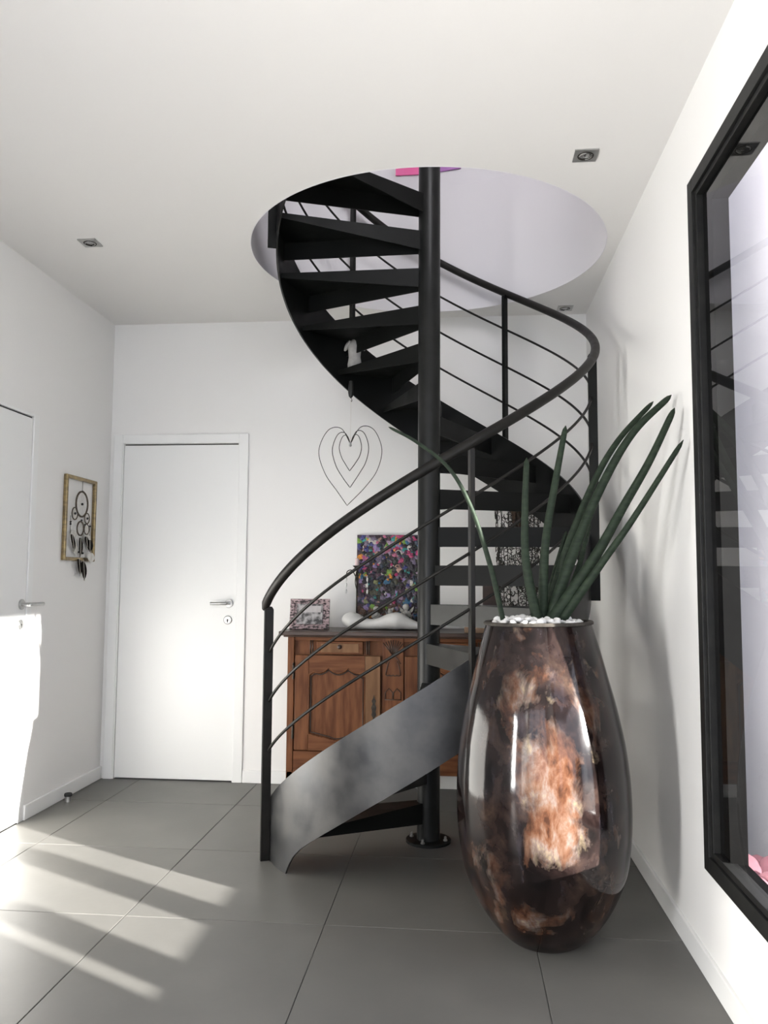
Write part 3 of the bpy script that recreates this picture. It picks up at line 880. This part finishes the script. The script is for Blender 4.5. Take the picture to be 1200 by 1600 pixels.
# painting with impasto dabs
pt = thing('abstract_painting', 'canvas thick with multicoloured paint dabs leaning on the back wall', 'painting', (-0.398, 4.805, TZ), (R_(-3.5), 0, 0))
PW, PH = 0.432, 0.553
bm = B(); box(bm, -PW / 2, PW / 2, 0.0, 0.022, 0, PH); obj('canvas', bm, 'canvas', pt)
rnd = random.Random(21)
pal = [(0.55, 0.05, 0.18), (0.85, 0.32, 0.03), (0.03, 0.33, 0.30), (0.22, 0.42, 0.05), (0.33, 0.24, 0.48), (0.70, 0.66, 0.60), (0.03, 0.16, 0.30), (0.42, 0.30, 0.42), (0.05, 0.05, 0.22), (0.55, 0.33, 0.25), (0.28, 0.30, 0.12), (0.60, 0.18, 0.30)]
darkpal = [(0.018, 0.010, 0.020), (0.012, 0.016, 0.028), (0.030, 0.010, 0.018), (0.014, 0.022, 0.014), (0.05, 0.02, 0.05), (0.09, 0.03, 0.06), (0.03, 0.045, 0.08), (0.07, 0.065, 0.03), (0.20, 0.16, 0.24), (0.012, 0.010, 0.012), (0.02, 0.012, 0.022)]
earth = [(0.16, 0.055, 0.022), (0.10, 0.04, 0.02), (0.22, 0.10, 0.045), (0.05, 0.03, 0.015)]
bm = B()
cl = bm.loops.layers.float_color.new('Col')
for k in range(900):
    px = rnd.uniform(-PW / 2 + 0.010, PW / 2 - 0.010); pz = rnd.uniform(0.010, PH - 0.010)
    u, v_ = px / PW + 0.5, pz / PH
    edge = max(abs(u - 0.55) * 1.25, (v_ - 0.45) * 1.6)
    q = rnd.random()
    if v_ < 0.24 and u < 0.6:
        c = rnd.choice(earth if q < 0.8 else pal)
    elif edge > 0.5:
        c = rnd.choice(pal if q < 0.62 else darkpal)
    else:
        c = rnd.choice(darkpal if q < 0.80 else pal)
    r = rnd.uniform(0.011, 0.031); h_ = -0.002 - 0.004 * k / 900 - 0.001 * rnd.random()
    n = 9
    c0 = bm.verts.new((px, h_ * 1.6, pz))
    a0 = rnd.uniform(0, 6)
    ring = []; base = []
    for i in range(n):
        rr = r * rnd.uniform(0.45, 1.2); aa = a0 + 2 * PI * i / n
        X = max(-PW / 2, min(PW / 2, px + rr * math.cos(aa))); Z = max(0, min(PH, pz + rr * math.sin(aa)))
        ring.append(bm.verts.new((px + (X - px) * 0.8, h_, pz + (Z - pz) * 0.8)))
        base.append(bm.verts.new((X, 0.001, Z)))
    fs = []
    for i in range(n):
        j = (i + 1) % n
        fs.append(bm.faces.new((c0, ring[i], ring[j])))
        fs.append(bm.faces.new((ring[i], base[i], base[j], ring[j])))
    for f in fs:
        s = rnd.uniform(0.5, 0.85)
        for lp in f.loops:
            lp[cl] = (c[0] * s, c[1] * s, c[2] * s, 1)
pd = obj('paint_dabs', bm, 'paint', pt, False)
pd['kind'] = 'stuff'

# candelabra
cd = thing('candelabra', 'thin black candelabra with pink candle and crystal drops', 'candelabra', (-0.600, 4.73, TZ))
bm = B(); lathe(bm, [(0.045, 0), (0.045, 0.004), (0.02, 0.010), (0.007, 0.018)], 20); obj('base', bm, 'iron', cd, 'auto')
bm = B(); tube(bm, [(0, 0, 0.01), (0, 0, 0.365)], 0.0045, 8); obj('stem', bm, 'iron', cd, True)
bm = B(); lathe(bm, [(0.006, 0.345), (0.024, 0.362), (0.026, 0.366), (0.012, 0.366)], 20); obj('cup', bm, 'iron', cd, 'auto')
bm = B(); lathe(bm, [(0.0125, 0.366), (0.0125, 0.405), (0.009, 0.409)], 16); cn = obj('candle', bm, 'candle', cd, 'auto')
bm = B(); tube(bm, [(0, 0, 0.408), (0.001, 0, 0.416)], 0.0012, 6); obj('wick', bm, 'dark', cn)
for s in (-1, 1):
    bm = B(); tube(bm, smooth_path([(0, 0, 0.25), (s * 0.008, 0, 0.30), (s * 0.03, -0.004, 0.338), (s * 0.055, -0.006, 0.332), (s * 0.062, -0.006, 0.31)], 6), 0.0032, 6); obj('arm', bm, 'iron', cd, True)
    bm = B(); tube(bm, smooth_path([(0, 0, 0.22), (s * 0.010, 0, 0.27), (s * 0.004, 0, 0.33)], 5), 0.0028, 6); obj('scroll', bm, 'iron', cd, True)
    bm = B()
    for zz in (0.285, 0.252, 0.215):
        bmesh.ops.create_icosphere(bm, subdivisions=1, radius=1, matrix=Matrix.Translation((s * 0.062, -0.006, zz)) @ Matrix.Diagonal((0.0065, 0.0065, 0.016, 1)))
    tube(bm, [(s * 0.062, -0.006, 0.31), (s * 0.062, -0.006, 0.2)], 0.0012, 5)
    obj('crystal_drop', bm, 'crystal', cd)

# small cherub figurines
def cherub(x, y, sc_, rot, label, wings):
    t = thing('cherub_figurine', label, 'figurine', (x, y, TZ), (0, 0, rot), group='grey figurines behind the white sculpture')
    bm = B(); lathe(bm, [(0.034 * sc_, 0), (0.034 * sc_, 0.008), (0.028 * sc_, 0.02 * sc_), (0.024 * sc_, 0.030 * sc_)], 14); obj('plinth', bm, 'pewter', t, 'auto')
    b0 = 0.028 * sc_
    k_ = sc_
    bl = limb((0, 0, b0 + 0.012 * k_), (0, 0, b0 + 0.045 * k_), 0.018 * k_, 0.015 * k_) + [((0, -0.002, b0 + 0.074 * k_), 0.0165 * k_)] + limb((0, 0, b0 + 0.05 * k_), (0, 0, b0 + 0.065 * k_), 0.008 * k_, 0.008 * k_, 2)
    for s in (-1, 1):
        bl += limb((s * 0.010 * k_, -0.006 * k_, b0 + 0.010 * k_), (s * 0.016 * k_, -0.026 * k_, b0 + 0.006 * k_), 0.010 * k_, 0.008 * k_)
        bl += limb((s * 0.016 * k_, -0.026 * k_, b0 + 0.006 * k_), (s * 0.014 * k_, -0.030 * k_, b0 - 0.014 * k_), 0.007 * k_, 0.006 * k_)
        bl += limb((s * 0.014 * k_, 0, b0 + 0.048 * k_), (s * 0.024 * k_, -0.010 * k_, b0 + 0.034 * k_), 0.008 * k_, 0.0065 * k_)
        bl += limb((s * 0.024 * k_, -0.010 * k_, b0 + 0.034 * k_), (s * 0.010 * k_, -0.024 * k_, b0 + 0.042 * k_), 0.0065 * k_, 0.0055 * k_)
    blob_body('body', bl, 0.0028, 'pewter_pale', t)
    if wings:
        for s in (-1, 1):
            bm = B(); prism(bm, [(s * 0.004, b0 + 0.03 * sc_), (s * 0.030 * sc_, b0 + 0.055 * sc_), (s * 0.036 * sc_, b0 + 0.078 * sc_), (s * 0.018 * sc_, b0 + 0.062 * sc_), (s * 0.004, b0 + 0.05 * sc_)], 0.010, 0.014, 'xz'); obj('wing', bm, 'pewter', t)
cherub(-0.487, 4.735, 1.12, 0.5, 'small grey cherub nearest the candelabra on the sideboard', False)
cherub(-0.405, 4.745, 0.95, -0.3, 'small grey winged cherub in the middle of the figurines', True)
cherub(-0.312, 4.735, 1.25, -0.2, 'grey winged cherub beside the staircase pole', True)

# card box
cb = thing('card_box', 'small tan box with cream lid on the sideboard beside the big vase', 'box', (0.085, 4.51, TZ))
bm = B(); box(bm, -0.062, 0.066, -0.05, 0.05, 0, 0.034); obj('body', bm, 'card', cb, bevel=0.002)
bm = B(); box(bm, -0.070, 0.074, -0.056, 0.056, 0.034, 0.066); obj('lid', bm, 'cream', cb, bevel=0.002)

# square dark pot
sp = thing('square_pot', 'dark square pot beside the curled wire vase', 'pot', (0.168, 4.64, TZ))
bm = B()
for a, b, c, d in ((-0.040, 0.040, -0.040, -0.034), (-0.040, 0.040, 0.034, 0.040), (-0.040, -0.034, -0.034, 0.034), (0.034, 0.040, -0.034, 0.034)):
    box(bm, a, b, c, d, 0, 0.292)
box(bm, -0.034, 0.034, -0.034, 0.034, 0, 0.25)
obj('body', bm, 'wood_dark', sp)

# curled wire vase with dried stems
cv = thing('curled_wire_vase', 'tall dark vase of curled wire holding dried brown stems', 'vase', (0.330, 4.69, TZ))
rnd = random.Random(5)
bm = B()
for k in range(620):
    a = rnd.uniform(0, 2 * PI); z = rnd.uniform(0.02, 0.74)
    R0 = 0.105 + 0.02 * (z / 0.75) + rnd.uniform(-0.004, 0.008)
    rr = rnd.uniform(0.012, 0.020); ph = rnd.uniform(0, 2 * PI); sw = rnd.uniform(4.0, 6.2)
    pts = []
    for i in range(9):
        t = ph + sw * i / 8
        q = rr * (1 - 0.35 * i / 8)
        ta = a + q * math.cos(t) / R0
        pts.append((R0 * math.cos(ta), R0 * math.sin(ta), z + q * math.sin(t)))
    tube(bm, pts, 0.0022, 4)
curls = obj('curls', bm, 'wire', cv)
curls['kind'] = 'stuff'
bm = B()
lathe(bm, [(0.100, 0), (0.100, 0.006)], 24)
obj('base', bm, 'wire', cv)
for k in range(14):
    a = 2 * PI * k / 14
    bm = B(); tube(bm, [(0.098 * math.cos(a), 0.098 * math.sin(a), 0.004), (0.110 * math.cos(a + 0.3), 0.110 * math.sin(a + 0.3), 0.38), (0.122 * math.cos(a + 0.1), 0.122 * math.sin(a + 0.1), 0.75)], 0.002, 5); obj('wire', bm, 'wire', cv)
for k in range(26):
    a = rnd.uniform(0, 2 * PI); r = rnd.uniform(0.0, 0.06)
    bm = B(); tube(bm, smooth_path([(0.5 * r * math.cos(a), 0.5 * r * math.sin(a), 0.52), (r * math.cos(a), r * math.sin(a), 0.66), (1.35 * r * math.cos(a + 0.2), 1.35 * r * math.sin(a + 0.2), 0.82 + rnd.uniform(-0.04, 0.05))], 4), rnd.uniform(0.005, 0.009), 5); obj('dried_stem', bm, 'dried', cv, True)

# ------------------------------------------------------------------ hanging heart mobile and angel
hm = thing('heart_mobile', 'three nested wire hearts hanging under the staircase', 'hanging ornament', (-0.606, 4.435, 1.962))
def heart(w_, h_, top, skew, tw):
    # half shape control points, cusp at the origin
    Lp = [(0, 0, 0), (-0.30 * w_, 0, top), (-0.72 * w_, 0, 0.85 * top), (-w_, 0, -0.12 * h_), (-0.80 * w_, 0, -0.48 * h_), (-0.42 * w_, 0, -0.76 * h_), (skew, 0, -h_)]
    Rp = [(skew, 0, -h_), (0.48 * w_, 0, -0.70 * h_), (0.86 * w_, 0, -0.42 * h_), (w_, 0, -0.08 * h_), (0.74 * w_, 0, 0.95 * top), (0.32 * w_, 0, 1.1 * top), (0, 0, 0)]
    pts = smooth_path(Lp, 8)[:-1] + smooth_path(Rp, 8)
    c, s = math.cos(tw), math.sin(tw)
    return [(p_.x * c, p_.x * s, p_.z) for p_ in pts]
for w_, h_, top, sk, tw in ((0.175, 0.345, 0.086, -0.015, 0.12), (0.105, 0.245, 0.062, 0.0, -0.15), (0.062, 0.152, 0.045, -0.003, 0.1)):
    bm = B(); tube(bm, heart(w_, h_, top, sk, tw), 0.0021, 6, closed=False); obj('wire_heart', bm, 'wire', hm, True)
bm = B(); tube(bm, [(0, 0, 0.0), (0.001, 0, 0.25)], 0.0010, 5); obj('string', bm, 'cream', hm)
bm = B(); lathe(bm, [(0.003, -0.016), (0.008, -0.012), (0.006, 0.0), (0.004, 0.012)], 10); obj('clasp', bm, 'chrome', hm, 'auto')
bm = B(); lathe(bm, [(0.003, 0.258), (0.012, 0.268), (0.016, 0.290), (0.015, 0.325), (0.011, 0.355)], 14); obj('hanger', bm, 'steel_mid', hm, 'auto')
bm = B(); tube(bm, smooth_path([(0.001, 0, 0.245), (0.004, 0, 0.238), (0.007, 0, 0.246), (0.002, 0, 0.258), (0.0, 0, 0.270)], 4), 0.0016, 5); obj('hook', bm, 'iron', hm)

an = thing('angel_figurine', 'pale angel figurine standing on an upper stair tread', 'figurine', (-0.583, 4.405, 13 * 0.1825))
bm = B(); lathe(bm, [(0.034, 0.0), (0.036, 0.03), (0.030, 0.07), (0.033, 0.105), (0.035, 0.130), (0.027, 0.158), (0.014, 0.170), (0.006, 0.174)], 20)
for v_ in bm.verts: v_.co.x *= 1.1
obj('robe', bm, 'stone_pale', an, 'auto')
for s in (-1, 1):
    bm = B(); tube(bm, smooth_path([(s * 0.018, 0, 0.156), (s * 0.040, 0, 0.138), (s * 0.056, -0.004, 0.108)], 5), [0.017, 0.017, 0.016, 0.015, 0.015, 0.014, 0.013, 0.012, 0.010, 0.008, 0.005], 10); obj('sleeve', bm, 'stone_pale', an, True)
bm = B(); bmesh.ops.create_icosphere(bm, subdivisions=2, radius=0.016, matrix=Matrix.Translation((-0.004, 0.004, 0.184))); obj('head', bm, 'steel_mid', an, True)

# ------------------------------------------------------------------ vase, plant, pebbles
VX, VY = 0.291, 2.910
va = thing('floor_vase', 'tall brown glazed floor vase in front of the staircase', 'vase', (VX, VY, 0), (0, R_(-1.0), 0))
prof = [(0.118, 0.0), (0.124, 0.004), (0.142, 0.018), (0.176, 0.052), (0.2165, 0.107), (0.249, 0.17), (0.2748, 0.24), (0.2896, 0.336), (0.2945, 0.40), (0.2956, 0.466), (0.2935, 0.53), (0.2881, 0.597), (0.279, 0.665), (0.2665, 0.73), (0.2515, 0.80), (0.2348, 0.864), (0.2091, 0.965), (0.1832, 1.056), (0.178, 1.062), (0.165, 1.060)]
cpts = smooth_path([(a, 0, b) for a, b in prof[:18]], 4)
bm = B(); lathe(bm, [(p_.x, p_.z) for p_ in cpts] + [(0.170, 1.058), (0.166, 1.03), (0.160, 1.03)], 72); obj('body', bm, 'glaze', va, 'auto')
bm = B(); lathe(bm, [(0.176, 1.054), (0.189, 1.058), (0.190, 1.064), (0.186, 1.069), (0.172, 1.068), (0.168, 1.056)], 64); obj('rim', bm, 'rimclay', va, 'auto')
bm = B(); lathe(bm, [(0.165, 1.031), (0.164, 1.052)], 40); obj('soil', bm, 'soil', va)

LEAVES = [([(0.145, 2.88, 1.091), (0.103, 2.864, 1.269), (0.037, 2.848, 1.469), (-0.041, 2.832, 1.603), (-0.153, 2.816, 1.692), (-0.249, 2.8, 1.743)], 0.0095),
([(0.262, 2.86, 1.088), (0.227, 2.84, 1.269), (0.223, 2.82, 1.444), (0.229, 2.8, 1.63)], 0.0185),
([(0.288, 2.9, 1.096), (0.298, 2.883, 1.337), (0.334, 2.867, 1.56), (0.369, 2.85, 1.75)], 0.0185),
([(0.311, 2.95, 1.094), (0.378, 2.945, 1.317), (0.47, 2.94, 1.546), (0.561, 2.935, 1.706), (0.688, 2.93, 1.849)], 0.0165),
([(0.319, 2.9, 1.096), (0.415, 2.885, 1.36), (0.503, 2.87, 1.56), (0.601, 2.855, 1.725), (0.728, 2.84, 1.851)], 0.0205),
([(0.332, 2.86, 1.098), (0.46, 2.835, 1.291), (0.555, 2.81, 1.465), (0.637, 2.785, 1.614), (0.717, 2.76, 1.789)], 0.0205),
([(0.361, 2.85, 1.094), (0.476, 2.8, 1.269), (0.573, 2.75, 1.417), (0.727, 2.7, 1.67)], 0.0165),
([(0.3, 2.97, 1.093), (0.342, 2.97, 1.249), (0.382, 2.97, 1.387)], 0.0136),
([(0.367, 2.97, 1.112), (0.426, 2.975, 1.261), (0.468, 2.98, 1.423)], 0.0140)]
PX, PY, PZ = 0.275, 2.905, 1.05
pl = thing('snake_plant', 'dark green cylindrical snake plant growing from the brown floor vase', 'plant', (PX, PY, PZ))
for pts, r in LEAVES:
    p0 = Vector(pts[0]); p1 = Vector(pts[1])
    pts = [p0 - (p1 - p0).normalized() * 0.05] + [Vector(p_) for p_ in pts]
    path = [p_ - Vector((PX, PY, PZ)) for p_ in smooth_path(pts, 14)]
    n = len(path)
    rad = []
    for i in range(n):
        t = i / (n - 1)
        tip = max(0, (t - 0.955) / 0.045)
        rad.append(r * (0.88 + 0.12 * math.sin(PI * min(t * 2, 1))) * (1 - 0.42 * max(0, (t - 0.2) / 0.8) ** 1.3) * math.sqrt(max(0.01, 1 - tip * tip)))
    bm = B(); tube(bm, path, rad, 12); obj('leaf', bm, 'leaf', pl, True)

peb = []
rnd = random.Random(3)
for k in range(4):
    bm = B()
    bmesh.ops.create_icosphere(bm, subdivisions=2, radius=1.0)
    ph = [rnd.uniform(0, 6) for _ in range(3)]
    for v_ in bm.verts:
        s = 1 + 0.14 * math.sin(3 * v_.co.x + ph[0]) + 0.12 * math.sin(2.6 * v_.co.y + ph[1]) + 0.1 * math.sin(3 * v_.co.z + ph[2])
        v_.co = Vector((v_.co.x * 1.15, v_.co.y * 0.95, v_.co.z * 0.72)) * s
    bmesh.ops.recalc_face_normals(bm, faces=bm.faces)
    me = bpy.data.meshes.new('pebble'); bm.to_mesh(me); bm.free(); me.materials.append(M['pebble']); me.shade_smooth()
    peb.append(me)
spots = []
tries = 0
while len(spots) < 74 and tries < 4000:
    tries += 1
    a = rnd.uniform(0, 2 * PI); r = 0.150 * math.sqrt(rnd.random())
    x, y = r * math.cos(a), r * math.sin(a)
    if all((x - q[0]) ** 2 + (y - q[1]) ** 2 > 0.021 ** 2 for q in spots):
        spots.append((x, y))
for x, y in spots:
    o = bpy.data.objects.new('pebble', rnd.choice(peb))
    C.objects.link(o)
    s = rnd.uniform(0.011, 0.0155)
    o.scale = (s, s, s)
    o.location = (VX - 0.0185 + x, VY + y, 1.056 + s * 0.5 + 0.012 * (1 - (x * x + y * y) / 0.0225) + rnd.uniform(0, 0.007))
    o.rotation_euler = (rnd.uniform(-0.4, 0.4), rnd.uniform(-0.4, 0.4), rnd.uniform(0, 6))
    tag(o, 'white pebble lying on top of the soil in the brown vase', 'pebble', 'white pebbles in the vase mouth')

# ------------------------------------------------------------------ framed dreamcatcher on the left wall
dc = thing('framed_dreamcatcher', 'gilt open frame with dreamcatcher rings and feathers on the left wall', 'wall hanging', (XL, 4.455, 1.305), (0, 0, PI / 2))
# local x along +Y, local -y out of the wall (towards +X)
hw, hh = 0.188, 0.478
for a0, a1, b0, b1 in ((-hw, -hw + 0.022, 0, hh), (hw - 0.022, hw, 0, hh), (-hw + 0.022, hw - 0.022, 0, 0.020), (-hw + 0.022, hw - 0.022, hh - 0.020, hh)):
    bm = B(); box(bm, a0, a1, -0.022, -0.001, b0, b1); obj('frame_bar', bm, 'gold', dc, bevel=0.004)
def ringobj(x, z, r, t, bead=True):
    bm = B(); tube(bm, [(x + r * math.cos(2 * PI * k / 28), -0.020, z + r * math.sin(2 * PI * k / 28)) for k in range(28)], t, 6, closed=True); ro = obj('ring', bm, 'ring', dc, True)
    bm = B()
    for k in range(8):
        a = 2 * PI * k / 8; b = a + 2.2
        tube(bm, [(x + r * math.cos(a), -0.020, z + r * math.sin(a)), (x + 0.25 * r * math.cos((a + b) / 2), -0.020, z + 0.25 * r * math.sin((a + b) / 2)), (x + r * math.cos(b), -0.020, z + r * math.sin(b))], 0.0005, 4)
    obj('web', bm, 'cream', ro)
    if bead:
        bm = B(); bmesh.ops.create_icosphere(bm, subdivisions=1, radius=0.008, matrix=Matrix.Translation((x, -0.022, z))); obj('bead', bm, 'dark', ro)
ringobj(0.0, 0.325, 0.072, 0.0055)
ringobj(-0.082, 0.265, 0.034, 0.0035)
ringobj(0.070, 0.248, 0.030, 0.0035)
ringobj(-0.008, 0.185, 0.040, 0.0045, False)
ringobj(0.070, 0.185, 0.030, 0.003, False)
def cord(x0, z0, x1, z1):
    bm = B(); tube(bm, [(x0, -0.020, z0), (x1, -0.020, z1)], 0.0016, 5); obj('cord', bm, 'ring', dc)
cord(0, 0.455, 0, 0.398); cord(-0.13, 0.25, -0.13, 0.15); cord(0.0, 0.145, 0.0, 0.10); cord(0.11, 0.22, 0.11, 0.15); cord(-0.005, 0.08, -0.005, 0.0)
for x, z in ((-0.13, 0.215), (-0.13, 0.203), (0.0, 0.398), (0.0, 0.232), (0.045, 0.21), (0.11, 0.205), (-0.02, 0.05), (0.03, 0.045)):
    bm = B(); bmesh.ops.create_icosphere(bm, subdivisions=1, radius=0.0065, matrix=Matrix.Translation((x, -0.021, z))); obj('bead', bm, 'dark', dc)
def feather(x, z, ln, wd, tilt, m='feather', y=-0.022):
    n = 10
    bm = B()
    L_, R2 = [], []
    for i in range(n + 1):
        t = i / n
        wv = 1.45 * wd * math.sin(PI * min(1, 0.12 + t * 0.95)) ** 0.7
        cx_ = x + tilt * ln * t + 0.01 * math.sin(t * 3)
        L_.append((cx_ - wv, z - ln * t)); R2.append((cx_ + wv * 0.8, z - ln * t))
    prism(bm, L_ + R2[::-1], y - 0.003, y, 'xz')
    fo = obj('feather', bm, m, dc)
    bm = B(); tube(bm, [(x, y - 0.004, z + 0.01), (x + tilt * ln, y - 0.004, z - ln)], 0.0012, 5); obj('quill', bm, 'cream', fo)
feather(-0.115, 0.145, 0.095, 0.016, 0.35)
feather(-0.010, 0.132, 0.110, 0.018, 0.05)
feather(0.060, 0.142, 0.060, 0.018, 0.25)
feather(0.105, 0.125, 0.070, 0.030, 0.1)
feather(-0.03, 0.01, 0.095, 0.018, 0.25, y=-0.026)
feather(0.015, -0.002, 0.110, 0.024, 0.20, y=-0.031)
feather(-0.075, 0.172, 0.045, 0.030, 0.1, 'fluff', -0.012)
feather(0.085, 0.165, 0.050, 0.034, 0.0, 'fluff', -0.012)
feather(0.095, 0.050, 0.060, 0.034, 0.1, 'fluff', -0.036)
feather(-0.05, 0.09, 0.06, 0.03, 0.1, 'fluff', -0.012)

# ------------------------------------------------------------------ ceiling spots
def spot(x, y, label):
    t = thing('ceiling_spot', label, 'ceiling light', (x, y, H), group='square ceiling spots')
    bm = ring_slab(-0.044, 0.044, -0.044, 0.044, -0.005, 0.0, 0, 0, 0.030, 32); obj('plate', bm, 'chrome', t)
    bm = B(); n = 32
    tube(bm, [(0.0285 * math.cos(2 * PI * k / n), 0.0285 * math.sin(2 * PI * k / n), -0.005) for k in range(n)], 0.002, 6, closed=True); obj('clip_ring', bm, 'iron', t, True)
    bm = B(); lathe(bm, [(0.0275, -0.003), (0.018, -0.0015), (0.004, -0.006)], 24); obj('reflector', bm, 'bulb', t, 'auto')
    bm = B()
    for s in (0, PI):
        tube(bm, [(0.024 * math.cos(s + 0.5 * k), 0.024 * math.sin(s + 0.5 * k), -0.0065) for k in range(4)], 0.0018, 5)
    obj('spring_clip', bm, 'chrome', t)
spot(0.474, 2.996, 'square steel ceiling spot near the right wall and window')
spot(-1.761, 3.620, 'square steel ceiling spot near the left wall')
spot(0.617, 4.740, 'square steel ceiling spot in the far right corner')

# door stop
ds = thing('door_stop', 'small steel door stop on the floor by the left baseboard', 'door stop', (-2.120, 4.345, 0))
bm = B(); lathe(bm, [(0.018, 0), (0.018, 0.026), (0.016, 0.028)], 24); obj('body', bm, 'chrome', ds, 'auto')
bm = B(); lathe(bm, [(0.020, 0.028), (0.021, 0.032), (0.021, 0.040), (0.018, 0.044)], 24); obj('rubber_ring', bm, 'dark', ds, 'auto')

# pink picture upstairs
pp = thing('pink_picture', 'pink and violet picture on the upstairs wall behind the pole', 'picture', (-0.19, YB - 0.058, 3.690))
bm = B(); box(bm, -0.20, 0.06, -0.010, 0.0, 0, 0.42); obj('pink_panel', bm, 'pink', pp)
bm = B(); prism(bm, [(0.06, 0.012), (0.20, 0.03), (0.20, 0.42), (0.06, 0.42)], -0.010, 0.0, 'xz'); obj('violet_panel', bm, 'violet', pp)
